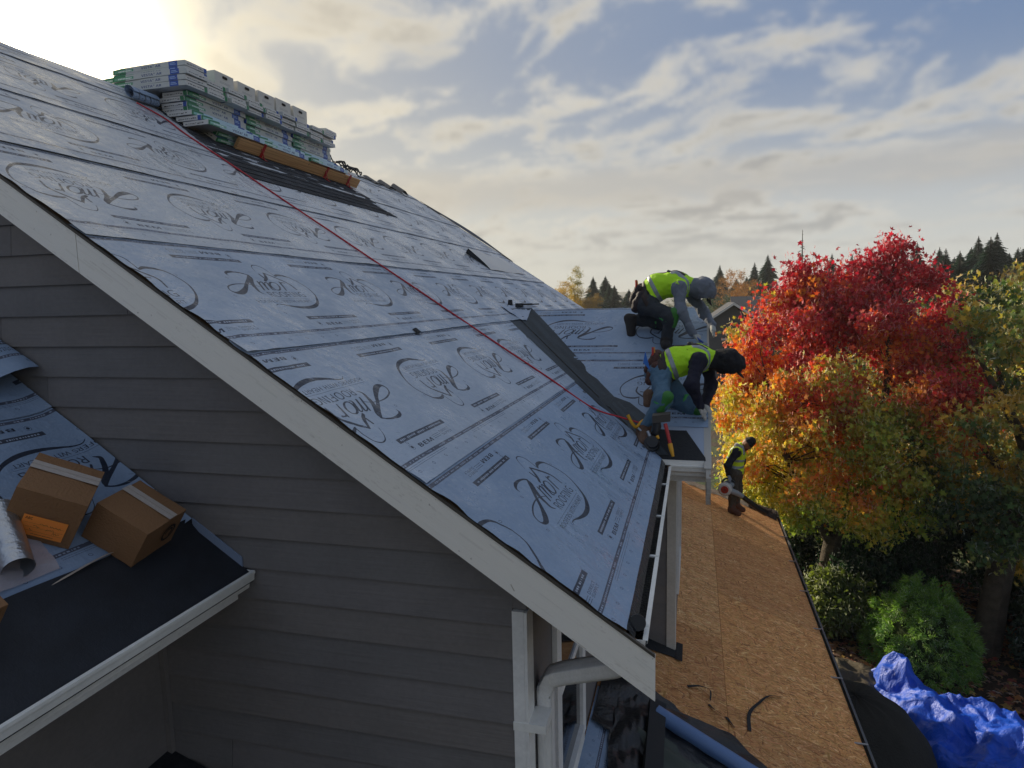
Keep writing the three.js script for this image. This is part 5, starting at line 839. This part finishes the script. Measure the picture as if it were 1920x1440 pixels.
{ // plastic square in the navy worker's belt
  solo('speed_square', prismZ([[-.47, H - .60], [-.40, H - .68], [-.45, H - .49]], -6.52, -6.512), mat({ color: '#1f66b8', roughness: .4 }), [-.44, H - .68, -6.516], 'blue plastic speed square sticking out of the navy hooded roofer\'s belt', 'square');
  const t = thing('safety_lanyard', [-.5, H - 1.2, -6.35], 'yellow rope grab and lanyard on the red rope by the boot', 'lanyard');
  add('webbing', tube([V(-.60, H - 1.08, -6.32), V(-.55, H - 1.17, -6.31), V(-.52, H - 1.20, -6.33), V(-.47, H - 1.15, -6.36), V(-.36, H - 1.10, -6.40)], .016, 7), mat({ color: '#d29a1f', roughness: .7 }), t);
  add('clip', tube([V(-.50, H - 1.20, -6.30), V(-.46, H - 1.24, -6.29), V(-.44, H - 1.30, -6.26)], .012, 7), mat({ color: '#a4a8ac', metalness: .8, roughness: .3 }), t);
}
// ------------------------------------------------------------------ ground
{
  const lawnTex = dataTex(1024, 1024, (u, v) => { const a = tfbm(u, v, 6, 3, 5), b = tfbm(u, v, 128, 9, 3); const m = sstep(-.15, .25, a); const g = [.20 + .10 * b, .25 + .11 * b, .10 + .05 * b], d = [.23 + .12 * b, .17 + .09 * b, .10 + .06 * b]; return mix3(d, g, m); }, true);
  const g = new THREE.PlaneGeometry(3600, 3600, 1, 1); g.rotateX(-Math.PI / 2); const uv = g.attributes.uv; for (let i = 0; i < uv.count; i++) uv.setXY(i, uv.getX(i) * 600, uv.getY(i) * 600);
  solo('lawn', g, mat({ map: lawnTex, roughness: .95, bumpMap: rep(bumpFine, 2, 2), bumpScale: .03 }), [0, 0, 0], 'grass and soil around the house strewn with leaves', 'ground', null, 'structure');
  const bed = sheet(40, 30, (u, v) => { const a = u * 6.2832, r = v * (1 + .25 * N3(Math.cos(a) * 2, Math.sin(a) * 2, 3)); return [V(4.2 + Math.cos(a) * r * 4.6, .02 + .05 * (1 - v) + .02 * N3(u * 20, v * 12), -15 + Math.sin(a) * r * 4.2), Math.cos(a) * r * 4, Math.sin(a) * r * 4]; });
  solo('mulch_bed', bed, mat({ color: '#3a2a1f', roughness: .95, bumpMap: rep(bumpFine, 2, 2), bumpScale: .03, map: rep(blotch, .7, .7) }), [4.2, 0, -15], 'dark mulch bed under the autumn trees', 'ground', null, 'structure');
}
for (const [px, top, w, dist] of [[-150, 27, 170, 1500], [60, 17, 240, 1700], [420, 20, 300, 1650], [-520, 22, 260, 1600]]) {
  solo('hill', sheet(40, 10, (u, v) => { const x = px + (u - .5) * w * 2, e = Math.pow(Math.sin(u * Math.PI), 1.3); return [V(x, Math.sin(v * Math.PI) * top * e * (1 + .15 * N3(u * 9, v * 3)) - .5, -dist + (v - .5) * 300), u, v]; }), mat({ color: '#3f4a3c', roughness: 1 }), [px, 0, -dist], 'low wooded hill on the hazy horizon', 'hill', null, 'structure');
}
// ------------------------------------------------------------------ foliage kit
const leafMat = c => new THREE.MeshPhysicalMaterial({ color: c || '#ffffff', roughness: .95, side: THREE.DoubleSide, transmission: .55, thickness: 0 });
const starLeaf = (() => { const pos = [0, 0, 0], idx = []; for (let k = 0; k < 10; k++) { const a = (k / 10) * Math.PI * 2 + .314, r = k % 2 ? .26 : (k === 4 || k === 6 ? .52 : .6); pos.push(Math.cos(a) * r, Math.sin(a) * r, k % 2 ? .02 : -.12); } for (let k = 0; k < 10; k++) idx.push(0, 1 + k, 1 + (k + 1) % 10); return geom(pos, null, idx); })();
const ovalLeaf = geom([0, -.5, 0, .26, -.05, .06, 0, .5, -.05, -.26, -.05, .06], null, [0, 1, 2, 0, 2, 3]);
const bladeLeaf = geom([0, 0, 0, .09, .35, .05, 0, 1, -.12, -.09, .35, .05], null, [0, 1, 2, 0, 2, 3]);
const clump = (() => { const R = rng(71), pos = [], idx = []; for (let i = 0; i < 7; i++) { const c = [(R() - .5) * .9, (R() - .5) * .8, (R() - .5) * .9], s = pos.length / 3; for (let k = 0; k < 3; k++) pos.push(c[0] + (R() - .5) * .55, c[1] + (R() - .5) * .45, c[2] + (R() - .5) * .55); idx.push(s, s + 1, s + 2); } return geom(pos, null, idx); })();
const spray = (() => { const pos = [], idx = []; for (let k = -2; k <= 2; k++) { const a = k * .34, l = 1 - Math.abs(k) * .16, s = pos.length / 3; pos.push(0, 0, 0, Math.sin(a - .07) * l * .6, -.03, Math.cos(a - .07) * l * .6, Math.sin(a) * l, -.22, Math.cos(a) * l, Math.sin(a + .07) * l * .6, -.03, Math.cos(a + .07) * l * .6); idx.push(s, s + 1, s + 2, s, s + 2, s + 3); } for (let k = 0; k < 6; k++) { const z = .25 + k * .12, sgn = k % 2 ? 1 : -1, s = pos.length / 3; pos.push(0, -.03 * k, z, sgn * .26, -.10 - .02 * k, z + .1, 0, -.02 * k, z + .1); idx.push(s, s + 1, s + 2); } return geom(pos, null, idx); })();
const UP = V(0, 1, 0);
function crown(parent, geo, m, items, name = 'crown') { // items: {p, s, q, c}
  const base = wpos(parent); const im = new THREE.InstancedMesh(geo, m, items.length); im.name = name; const M = new THREE.Matrix4();
  items.forEach((it, i) => { M.compose(it.p.clone().sub(base), it.q, it.s.isVector3 ? it.s : V(it.s, it.s, it.s)); im.setMatrixAt(i, M); im.setColorAt(i, it.c); });
  im.castShadow = im.receiveShadow = true; im.userData.kind = 'stuff'; parent.add(im); return im;
}
const E3 = new THREE.Euler(); const rq = (R, tilt = 1) => new THREE.Quaternion().setFromEuler(E3.set((R() - .5) * Math.PI * tilt, R() * Math.PI * 2, (R() - .5) * Math.PI * tilt));
const col = (a, b, t, j = 0) => { const c = new THREE.Color(a).lerp(new THREE.Color(b), t); c.multiplyScalar(1 + j); return c; };
const gauss = R => (R() + R() + R() + R() - 2) * .87;
const bark = mat({ color: '#5f5548', roughness: .95, bumpMap: rep(bumpGrain, 4, 1), bumpScale: .02, map: rep(blotch, 2, 2) });

// ------------------------------------------------------------------ the big autumn tree
{
  const R = rng(808), B = V(2.95, 0, -15.7);
  const t = thing('sweetgum_tree', B.toArray(), 'large autumn tree turning from crimson top to orange and yellow below', 'tree');
  const limbs = []; const L = (pts, r) => limbs.push(capTube(pts, r, 9));
  const trunkTop = V(3.05, 1.75, -15.65);
  L([V(2.9, -.1, -15.7), V(2.92, .5, -15.7), V(2.98, 1.2, -15.68), trunkTop], [.30, .23, .20, .19]);
  const mains = [[[trunkTop, V(3.45, 2.5, -15.5), V(3.75, 3.4, -15.3), V(3.9, 5.2, -15.4), V(3.95, 7.6, -15.5)], [.15, .13, .11, .07, .02]], [[trunkTop, V(2.75, 2.6, -15.7), V(2.6, 3.6, -15.8), V(2.4, 5.4, -15.7), V(2.3, 7.0, -15.6)], [.14, .12, .10, .06, .02]], [[V(3.0, 1.5, -15.65), V(2.4, 2.6, -15.2), V(1.9, 3.7, -14.9), V(1.5, 5.2, -14.8)], [.11, .09, .07, .02]], [[V(3.45, 2.5, -15.5), V(4.1, 3.4, -15.9), V(4.6, 4.6, -16), V(4.9, 6.2, -15.9)], [.10, .08, .06, .02]], [[V(2.75, 2.6, -15.7), V(3.0, 4, -16.4), V(3.1, 5.6, -16.8), V(3.2, 7.2, -16.4)], [.09, .08, .05, .02]], [[V(2.6, 3.6, -15.8), V(1.7, 4.4, -16.0), V(1.1, 5.0, -16.1)], [.07, .05, .02]]];
  for (const [p, r] of mains) L(p, r);
  const C = V(2.95, 4.45, -15.5), rad = V(2.6, 2.85, 2.45); const items = []; const tips = [];
  for (let i = 0; tips.length < 250 && i < 9000; i++) {
    const d = V(gauss(R), gauss(R), gauss(R)).normalize(), r = Math.pow(R(), .30); const q = V(C.x + d.x * r * rad.x, C.y + d.y * r * rad.y, C.z + d.z * r * rad.z);
    if (q.y < 1.9 + .6 * N3(q.x, q.z)) continue; if (N3(q.x * .95 + 3, q.y * .95, q.z * .95) < -.08) continue; tips.push(q);
  }
  for (const [x, y, z] of [[3.95, 7.85, -15.5], [3.93, 7.5, -15.45], [3.45, 7.5, -15.6], [3.5, 7.1, -15.5], [2.2, 7.45, -15.5], [2.25, 7.05, -15.4], [2.75, 7.3, -15.7], [1.65, 6.95, -15.2], [1.5, 6.5, -15.1], [4.6, 7.25, -15.7], [5.05, 6.7, -15.6], [4.3, 7.4, -15.6], [1.05, 5.9, -15.0], [.85, 5.0, -15.1], [.75, 4.3, -15.2], [.9, 3.6, -15.1], [5.2, 6.1, -15.5], [3.1, 7.2, -15.9], [3.96, 7.95, -15.48], [3.9, 7.3, -15.5], [2.22, 7.5, -15.45], [2.18, 7.2, -15.5], [3.42, 7.55, -15.55], [4.65, 7.3, -15.65]]) tips.push(V(x, y, z));
  const along = mains.map(([p]) => new THREE.CatmullRomCurve3(p).getPoints(26).slice(6));
  for (const tp of tips) {
    // twig from the nearest limb point
    let best = null, bd = 9; for (const p of along) for (let k = 0; k < p.length; k++) { const e = p[k].distanceTo(tp) + (p[k].y > tp.y - .25 ? 1.2 : 0) + R() * .5; if (e < bd) { bd = e; best = p[k]; } }
    if (bd < 4) { const m = mm(best, tp, .5).add(V((R() - .5) * .3, .1 + R() * .15, (R() - .5) * .3)); limbs.push(capTube([best, m, tp], [.018, .011, .004], 4)); }
    const n = 210 + R() * 140, sp = .27 + R() * .14;
    for (let i = 0; i < n; i++) {
      const p = V(tp.x + gauss(R) * sp * 1.15, tp.y + gauss(R) * sp * .95, tp.z + gauss(R) * sp * 1.15); if (p.x < .42 + .2 * R() && p.z > -15.2) continue;
      // pigment: crimson in the upper crown, orange towards the sunny side, yellow green low down, in patches
      const patch = .9 * N3(p.x * .75, p.y * .75, p.z * .75 + 4) + .5 * N3(p.x * 2.1, p.y * 2.1, p.z * 2.1); let h = (p.y - 4.85) / 2.6 + (p.x - 2.9) * .10 + patch * 1.0 + (R() - .5) * .7; const green = .5 + 1.1 * N3(p.x * .55 + 2, p.y * .4, p.z * .55) + (p.x - 2.9) * .16 + (R() - .5) * .3;
      let c; if (h > .58) c = col('#d82a3e', '#a81e32', R()); else if (h > .2) c = col('#cf332c', '#dc602c', R()); else if (h > -.3) c = green > .82 ? col('#ccae38', '#acb83a', R()) : col('#ea7e2c', '#f0a834', R()); else if (h > -.55) c = green > .6 ? col('#9ab43c', '#ccc63e', R()) : col('#f6bc3a', '#e6cc42', R()); else c = green > .45 ? col('#86ac3c', '#b0c03e', R()) : col('#ead044', '#bcc842', R());
      items.push({ p, s: .062 + R() * .068, q: rq(R, .95), c: c.multiplyScalar(.8 + R() * .4) });
    }
  }
  add('trunk', merge(limbs), bark, t);
  crown(t, starLeaf, leafMat(), items);
}
// ------------------------------------------------------------------ broadleaf helper
function broadleaf(name, B, h, rx, ry, rz, cols, o) {
  const R = rng(o.seed), t = thing(name, [B[0], 0, B[1]], o.label, o.cat || 'tree', o.group);
  const tips = [], items = [], limbs = []; const cy0 = h - ry, bx = B[0], bz = B[1], lean = o.lean || 0;
  if (o.trunk) { const top = V(bx + lean, cy0 + ry * .2, bz); limbs.push(capTube([V(bx, -.1, bz), V(bx + lean * .25, cy0 * .35, bz), V(bx + lean * .7, cy0 * .8, bz), top], [o.trunk * 1.25, o.trunk, o.trunk * .75, o.trunk * .3], 9)); for (let i = 0; i < 6; i++) { const a = i / 6 * 6.28 + R(); const s = mm(V(bx + lean * .3, cy0 * .45, bz), top, .2 + R() * .5); limbs.push(capTube([s, s.clone().add(V(Math.cos(a) * rx * .4, ry * .35, Math.sin(a) * rz * .4)), s.clone().add(V(Math.cos(a) * rx * .75, ry * .7, Math.sin(a) * rz * .75))], [o.trunk * .45, o.trunk * .3, .02], 6)); } }
  for (let i = 0; tips.length < o.n && i < o.n * 20; i++) { const d = V(gauss(R), gauss(R), gauss(R)).normalize(), r = Math.pow(R(), o.fill || .4); const q = V(bx + lean + d.x * r * rx, cy0 + d.y * r * ry, bz + d.z * r * rz); if (N3(q.x * (o.gf || .8) + o.seed, q.y * (o.gf || .8), q.z * (o.gf || .8)) < (o.gap === undefined ? -.2 : o.gap)) continue; if (q.y < .15) continue; tips.push(q); }
  for (const tp of tips) for (let i = 0; i < o.per; i++) { const p = V(tp.x + gauss(R) * o.sp, Math.max(.05, tp.y + gauss(R) * o.sp * .85), tp.z + gauss(R) * o.sp); const k = .5 + .9 * N3(p.x * .7 + 5, p.y * .7, p.z * .7) + (R() - .5) * .5; const ci = Math.max(0, Math.min(cols.length - 1.001, k * (cols.length - 1))); items.push({ p, s: o.ls * (.7 + R() * .6), q: rq(R), c: col(cols[ci | 0], cols[(ci | 0) + 1], ci % 1).multiplyScalar(.8 + R() * .4) }); }
  if (limbs.length) add('trunk', merge(limbs), bark, t);
  crown(t, o.leaf || clump, leafMat(), items); return t;
}
// darker tree right of it, yellow flecks
broadleaf('maple_tree', [5.5, -14.2], 7.6, 2.2, 3.0, 2.2, ['#3a5c2e', '#527434', '#7f9038', '#c8ac3a', '#dcb43c'], { seed: 21, n: 150, per: 110, sp: .34, ls: .12, leaf: starLeaf, trunk: .22, lean: .7, label: 'green broadleaf tree flecked with yellow beside the autumn tree', gap: -.04, fill: .3 });
broadleaf('maple_tree', [8.6, -16.5], 7.4, 2.8, 3.2, 2.6, ['#6a8a34', '#a8a236', '#dcb43c', '#dc9636'], { seed: 33, n: 130, per: 90, sp: .42, ls: .14, leaf: starLeaf, trunk: .25, label: 'olive and gold broadleaf tree behind the yellow flecked one', gap: -.12 });
broadleaf('maple_tree', [7.2, -20.5], 7.3, 3.0, 3.0, 2.6, ['#5a7030', '#a8962e', '#d0a834'], { seed: 37, n: 110, per: 80, sp: .5, ls: .16, leaf: starLeaf, trunk: .22, label: 'yellowing tree far behind the crimson crown', gap: -.15 });
// evergreen shrubs
[[4.55, -17.2, 3.2, 1.7], [3.3, -18.4, 2.6, 1.5], [5.9, -17.6, 3.4, 1.9], [1.9, -18.2, 2.2, 1.3], [7.4, -15.6, 2.4, 1.5], [2.9, -14.6, 1.15, .75], [3.9, -16, 1.9, 1.1], [6.9, -13.6, 1.6, 1.2]].forEach(([x, z, h, r], i) => broadleaf('evergreen_shrub', [x, z], h, r, h * .52, r, i === 5 ? ['#4f6a22', '#7d8a2a'] : ['#1c3320', '#2a4a28', '#38602c'], { seed: 90 + i, n: 70, per: 130, sp: .26, ls: .13, leaf: ovalLeaf, label: ['dense dark evergreen shrub behind the sweetgum trunk', 'dark evergreen shrub deep behind the forked trunk', 'tall dark evergreen shrub behind the flecked tree', 'dark evergreen shrub beyond the porch roof end', 'dark evergreen shrub past the pale trunk', 'small yellow green shrub at the foot of the autumn tree', 'dark evergreen shrub filling the gap beside the forked trunk', 'low dark shrub at the edge of the leaf strewn bed'][i], cat: 'shrub', group: 'shrubs under the trees', gap: -.5, fill: .35 }));
broadleaf('bright_shrub', [3.75, -19.6], 2.9, 1.5, 1.4, 1.3, ['#7f9a2c', '#a8b43a', '#8fa030'], { seed: 140, n: 60, per: 110, sp: .3, ls: .13, leaf: ovalLeaf, label: 'sunlit lime green shrub glimpsed behind the forked trunk', cat: 'shrub', gap: -.5 });
// rounded green shrub with fine drooping shoots
{
  const R = rng(303), C = V(4.2, 0, -13.45), t = thing('mounded_shrub', C.toArray(), 'rounded bright green mound shrub with fine drooping shoots behind the tarp', 'shrub'); const items = [];
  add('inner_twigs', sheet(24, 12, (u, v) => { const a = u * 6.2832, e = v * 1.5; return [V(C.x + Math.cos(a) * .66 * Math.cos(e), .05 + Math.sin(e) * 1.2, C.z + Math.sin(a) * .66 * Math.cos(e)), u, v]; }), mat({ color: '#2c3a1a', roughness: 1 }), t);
  for (let i = 0; i < 620; i++) { const a = R() * 6.2832, e = Math.asin(R()), lump = 1 + .24 * N3(Math.cos(a) * 2.4, Math.sin(e) * 2.8, Math.sin(a) * 2.4) + (R() - .5) * .12; const out = V(Math.cos(a) * Math.cos(e), Math.sin(e), Math.sin(a) * Math.cos(e)); const c = V(C.x + out.x * .88 * lump, .06 + out.y * 1.5 * lump, C.z + out.z * .88 * lump); const dir = out.clone().add(V((R() - .5) * 1.3, -.15 + (R() - .5) * 1.2, (R() - .5) * 1.3)).normalize(); const tone = col('#55862a', '#8cb63a', R()).multiplyScalar(.75 + R() * .5);
    for (let k = 0; k < 46; k++) { const d = dir.clone().add(V((R() - .5) * 1.5, (R() - .5) * 1.5 - .2, (R() - .5) * 1.5)).normalize(); items.push({ p: V(c.x + gauss(R) * .075, Math.max(.05, c.y + gauss(R) * .075), c.z + gauss(R) * .075), s: .05 + R() * .06, q: new THREE.Quaternion().setFromUnitVectors(UP, d).multiply(new THREE.Quaternion().setFromAxisAngle(UP, R() * 6)), c: tone.clone().multiplyScalar(.8 + R() * .4) }); } }
  crown(t, bladeLeaf, leafMat(), items, 'foliage');
}
// fallen leaves
{
  const R = rng(404), items = []; for (let i = 0; i < 5200; i++) { const near = R() < .7; const a = R() * 6.28, r = Math.sqrt(R()) * (near ? 3.8 : 9); const x = 4.4 + Math.cos(a) * r, z = -14.6 + Math.sin(a) * r * .9; if (x < 1.75) continue; items.push({ p: V(x, .045 + R() * .06, z), s: .10 + R() * .07, q: new THREE.Quaternion().setFromEuler(new THREE.Euler(-1.57 + (R() - .5) * .9, (R() - .5) * .9, R() * 6)), c: col(['#8a5a2c', '#b5722c', '#a03a26', '#c29a3a'][R() * 4 | 0], '#6a4426', R() * .6).multiplyScalar(.8 + R() * .4) }); }
  const g = new THREE.Group(); g.name = 'fallen_leaves'; g.userData = { label: 'fallen brown and orange leaves scattered over the mulch and grass', category: 'leaves', kind: 'stuff' }; scene.add(g); crown(g, starLeaf, leafMat(), items, 'leaf_litter');
}
// ------------------------------------------------------------------ tarps
{
  const soft = (x, y, z) => 1 - Math.abs(N3(x, y, z));
  solo('dark_tarp_mound', sheet(64, 30, (u, v) => { const a = u * 6.2832, e = (1 - v) * 1.57; const k = 1 + .025 * N3(Math.cos(a) * 3, e * 3, Math.sin(a) * 3) + .012 * N3(Math.cos(a) * 9, e * 8, Math.sin(a) * 9); return [V(2.32 + Math.cos(a) * 1.12 * Math.cos(e) * k, .01 + Math.sin(e) * 1.22 * k, -10.05 + Math.sin(a) * 1.35 * Math.cos(e) * k), u * 4, v * 2]; }), mat({ color: '#1d1c18', roughness: .92, bumpMap: rep(bumpFine, 3, 3), bumpScale: .006 }), [2.32, 0, -10.05], 'smooth dark fabric covered mound beside the porch gutter', 'mound');
  solo('brown_tarp', sheet(50, 40, (u, v) => { const x = lerp(1.9, 3.35, u), z = lerp(-13.1, -11.3, v); const e = Math.pow(Math.sin(u * Math.PI) * Math.sin(v * Math.PI), .5); const h = e * (.40 + .20 * soft(x * 1.6, z * 1.3, 2) + .16 * fbm(x * 3, z * 3, 7, 3)) * .85; return [V(x + .08 * N3(x * 4, z * 4), .02 + h, z + .08 * N3(x * 4, z * 4, 7)), x, z]; }), mat({ color: '#4a4234', roughness: .7, bumpMap: rep(bumpCrinkle, 1, 1), bumpScale: .03 }), [2.6, 0, -12.2], 'crumpled olive brown tarp heaped behind the dark mound', 'tarp');
  const blue = new THREE.MeshPhysicalMaterial({ color: '#0a4cc0', roughness: .5, side: THREE.DoubleSide, bumpMap: rep(bumpCrinkle, 1.3, 1.3), bumpScale: .022 });
  solo('blue_tarp', sheet(150, 110, (u, v) => {
    // ground path from the raised fold by the shrub to the spread near the corner
    const cx = lerp(3.45, 4.55, sstep(.05, .8, u)) + .35 * Math.max(0, u - .7), cz = lerp(-12.55, -9.3, u); const wd = lerp(.42, 1.25, sstep(.05, .55, u)); const q = v * 2 - 1; const x = cx + q * wd, z = cz + .25 * q;
    const prof = Math.pow(Math.max(0, 1 - q * q), .55); const end = Math.min(1, u / .06) * Math.min(1, (1 - u) / .05);
    const big = lerp(.80, .78, u) * (1 - .45 * Math.exp(-Math.pow((u - .30) / .09, 2))); const f1 = soft(x * 1.5 + z * .9, z * .8 - x * .5, 3) - .5 * Math.abs(N3(x * 1.1, z * 1.7, 14)), f2 = soft(x * 2.6 - z * 1.2, z * 1.5, 9), f3 = soft(x * 6 + z * 3, z * 5 - x * 2, 5);
    const h = prof * end * (big * .82 + .46 * (f1 - .6) + .26 * (f2 - .75) + .08 * (f3 - .75)); return [V(x + .10 * N3(x * 2.5, z * 2.5, 1) + .04 * N3(x * 7, z * 7, 2), .02 + Math.max(0, h), z + .10 * N3(x * 2.5, z * 2.5, 5)), x, z];
  }), blue, [4, 0, -11], 'crumpled shiny blue tarp heaped on the lawn beside the dark mound', 'tarp');
}
// ------------------------------------------------------------------ far trees
function conifer(name, x, z, h, w, seed, cols, label, group, sparse) {
  const R = rng(seed), t = thing(name, [x, 0, z], label, 'tree', group), items = [];
  add('trunk', capTube([V(x, -.1, z), V(x + .1, h * .5, z), V(x, h, z)], [h * .016, h * .011, .02], 6), bark, t);
  const n = sparse ? 90 : 1500; w = sparse ? w : w * 1.7; for (let i = 0; i < n; i++) { const f = Math.pow(R(), .8); const y = h * (.10 + .89 * f), reach = w * (1 - f) * (.55 + .8 * R()) * (1 + .55 * N3(f * 9, seed)) + .10 + .25 * Math.max(0, N3(f * 4, seed + 9)); const a = R() * 6.283; const l = reach * (.55 + R() * .5); const q = new THREE.Quaternion().setFromAxisAngle(UP, a).multiply(new THREE.Quaternion().setFromAxisAngle(V(1, 0, 0), .05 + R() * .35)); const st = reach * .25 * R(); items.push({ p: V(x + Math.sin(a) * st, y, z + Math.cos(a) * st), s: V(l * .8, l, l), q, c: col(cols[0], cols[1], R()).multiplyScalar(.75 + R() * .5) }); }
  crown(t, spray, leafMat(), items); return t;
}
[[13.51, -48, 10.2, 2.2], [16.0, -52, 10.1, 2.4], [16.56, -50, 9.7, 2.3], [16.16, -46, 10.3, 2.5], [16.36, -44, 10.3, 2.6], [17.4, -45, 9.2, 2.5], [10.75, -60, 10.4, 2.2], [12.66, -62, 10.4, 2.2], [8.31, -85, 12.0, 2.4], [7.25, -90, 11.4, 2.3], [3.44, -100, 11.7, 2.6], [-13.09, -90, 10.3, 2.6], [-12.09, -95, 10.5, 2.7], [-10.49, -92, 9.1, 2.6], [15.63, -64, 10.5, 2.4], [19.9, -50, 9, 2.8], [18.2, -56, 9.6, 3], [-9.0, -97, 8.6, 3], [5.4, -95, 9.6, 3], [9.6, -75, 9.2, 2.6], [14.6, -47, 9.4, 2.4], [15.4, -50, 9.0, 2.6], [12.4, -54, 8.6, 2.6], [18.6, -47, 9.6, 2.6], [11.6, -64, 9.2, 2.6], [14.2, -56, 9.2, 2.6], [-11.3, -93, 9.4, 2.6], [6.2, -88, 9.6, 2.6], [17.2, -50, 9.9, 2.6], [11.3, -41, 8.9, 2.3], [12.6, -40, 9.3, 2.2], [13.6, -41, 9.0, 2.6], [14.6, -40, 9.8, 2.5], [15.8, -39, 9.3, 2.7]].forEach(([x, z, h, w], i) => conifer('fir_tree', x, z, h, w, 600 + i, ['#1c3324', '#2b4a30'], x < -5 ? 'dark conifer near the slim yellow poplar on the skyline' : x > 12 ? 'dark conifer in the tall cluster beyond the autumn tree and olive trees' : 'dark conifer near the bare snag and the rusty orange tree', x < -5 ? 'conifers by the poplar' : x > 12 ? 'conifers in the tall cluster' : 'conifers by the snag'));
conifer('bare_snag', 9.89, -70, 13.3, 1.7, 700, ['#2c3a2c', '#3c4636'], 'tall thin half bare conifer poking above the autumn tree', null, true);
[[-14.66, -85, 11.6, 1.1, 4.6, ['#8a8a2c', '#b59a2c'], 'slim yellow green poplar on the skyline past the roof end'], [-14.99, -80, 9.3, 1.8, 2.6, ['#b8962c', '#c4a22e'], 'golden rounded tree at the foot of the poplar'], [-12.9, -84, 8.4, 1.7, 2.2, ['#8a7a34', '#a5823a'], 'small tan tree between the poplar and the firs'], [4.2, -75, 10.0, 2.3, 3.0, ['#a5702a', '#b9843a', '#8a6a34'], 'rusty orange tree beyond the neighbouring roofs'], [-11.07, -120, 7.8, 2.0, 2.0, ['#b5682a', '#a87a3a'], 'small far orange tree on the skyline'], [2.6, -66, 7.3, 2.2, 2.6, ['#2a4028', '#35502c'], 'dark round tree behind the grey hooded roofer'], [13.3, -34, 8.2, 2.4, 3.2, ['#6a5a2c', '#8a7030', '#4a5a2c'], 'brownish tree at the foot of the tall firs'], [11.2, -30, 7.0, 2.4, 3.0, ['#7a7228', '#a8862c', '#5a6a2a'], 'olive gold tree in front of the tall firs'], [13.6, -39, 7.9, 2.6, 3.2, ['#3a5030', '#5a6a34'], 'green broadleaf tree among the tall firs'], [7.17, -60, 7.8, 2.6, 3.0, ['#3a4a2c', '#6a6a30'], 'mixed green tree below the bare snag'], [-21.3, -90, 8.0, 3, 3, ['#6a7030', '#8a7a30'], 'dull green tree behind the main roof slope'], [15.5, -28, 7.6, 3.0, 3.4, ['#4a5a28', '#7a7a2c', '#a8862c'], 'broad olive tree at the garden edge'], [9.4, -27, 6.4, 2.4, 2.8, ['#41522a', '#6a6a2c'], 'mid green garden tree behind the autumn crown'], [16.5, -38, 9.6, 2.6, 4.4, ['#4a5a30', '#8a7a34', '#b8923a'], 'tall golden green tree among the skyline firs'], [12.2, -42, 8.6, 2.4, 3.6, ['#5a6a34', '#a88a36'], 'gold tinged tree before the skyline firs'], [18.5, -36, 9.4, 3, 4.2, ['#3a4a2a', '#6a6a30'], 'dense green tree past the last fir'], [-6.5, -110, 7.0, 3.2, 2.4, ['#4a5434', '#6a6438'], 'low grey green tree on the skyline'], [-2.5, -105, 7.2, 3, 2.6, ['#3a4a32', '#55603a'], 'low green tree behind the crouching roofer'], [.6, -92, 7.6, 3, 2.8, ['#4a5232', '#7a6a3a'], 'tawny green tree behind the crouching roofer']].forEach(([x, z, h, r, ry, c, lab], i) => broadleaf('far_tree', [x, z], h, r, Math.min(ry, h * .48), r, c, { seed: 900 + i, n: 80, per: 26, sp: .42, ls: .34, leaf: clump, trunk: .14, label: lab, group: 'far trees', gap: -.3, gf: .6 }));
// hedge line that closes the view under the far trees
broadleaf('far_hedge', [22, -62], 8.2, 17, 4, 4, ['#2a4028', '#46562e', '#8a7a34'], { seed: 990, n: 420, per: 30, sp: .7, ls: .5, leaf: clump, label: 'long mixed hedge of trees closing the gardens', cat: 'hedge', gap: -.6 });
broadleaf('far_hedge', [-12, -115], 6.4, 30, 3.2, 3, ['#3a4432', '#5a5c38', '#6a6238'], { seed: 991, n: 320, per: 28, sp: .8, ls: .6, leaf: clump, label: 'distant hazy belt of trees beyond the roof ridge', cat: 'hedge', gap: -.6 });
// ------------------------------------------------------------------ neighbouring house
{
  const z = -45, t = thing('neighbour_house', [2.6, 0, z], 'distant grey house with white gable trim beyond the cross gable', 'house');
  const gr = mat({ color: '#4a4d52', roughness: .8 }), rf = mat({ color: '#3a3d44', roughness: .9 }), wt = mat({ color: '#c9c8c4', roughness: .6 });
  add('wall', prismZ([[.5, 0], [4.4, 0], [4.4, 4.95], [2.4, 6.5], [.5, 5.2]], z - 6, z), gr, t);
  const slab = (x0, y0, x1, y1, zz0, zz1, th, m, nm) => add(nm, prismZ([[x0, y0], [x1, y1], [x1, y1 + th], [x0, y0 + th]], zz0, zz1), m, t);
  slab(2.4, 6.6, 5.2, 4.7, z - 6.5, z + .5, .12, rf, 'roof'); slab(-.1, 4.9, 2.4, 6.6, z - 6.5, z + .5, .12, rf, 'roof');
  slab(2.4, 6.55, 5.2, 4.65, z + .502, z + .55, .17, wt, 'barge_board'); slab(-.1, 4.85, 2.4, 6.55, z + .502, z + .55, .17, wt, 'barge_board');
  add('window', box(1.8, 3.0, 3.2, 4.3, z + .002, z + .05), darkGlass, t); add('window_trim', box(1.7, 3.1, 4.302, 4.42, z + .002, z + .08), wt, t);
  add('roof', prismX([[z - 3, 5.2], [z - 3, 5.3], [z - 8, 7.1], [z - 8, 7.0]], 2.6, 12), rf, t);
}
renderer.render(scene, camera);
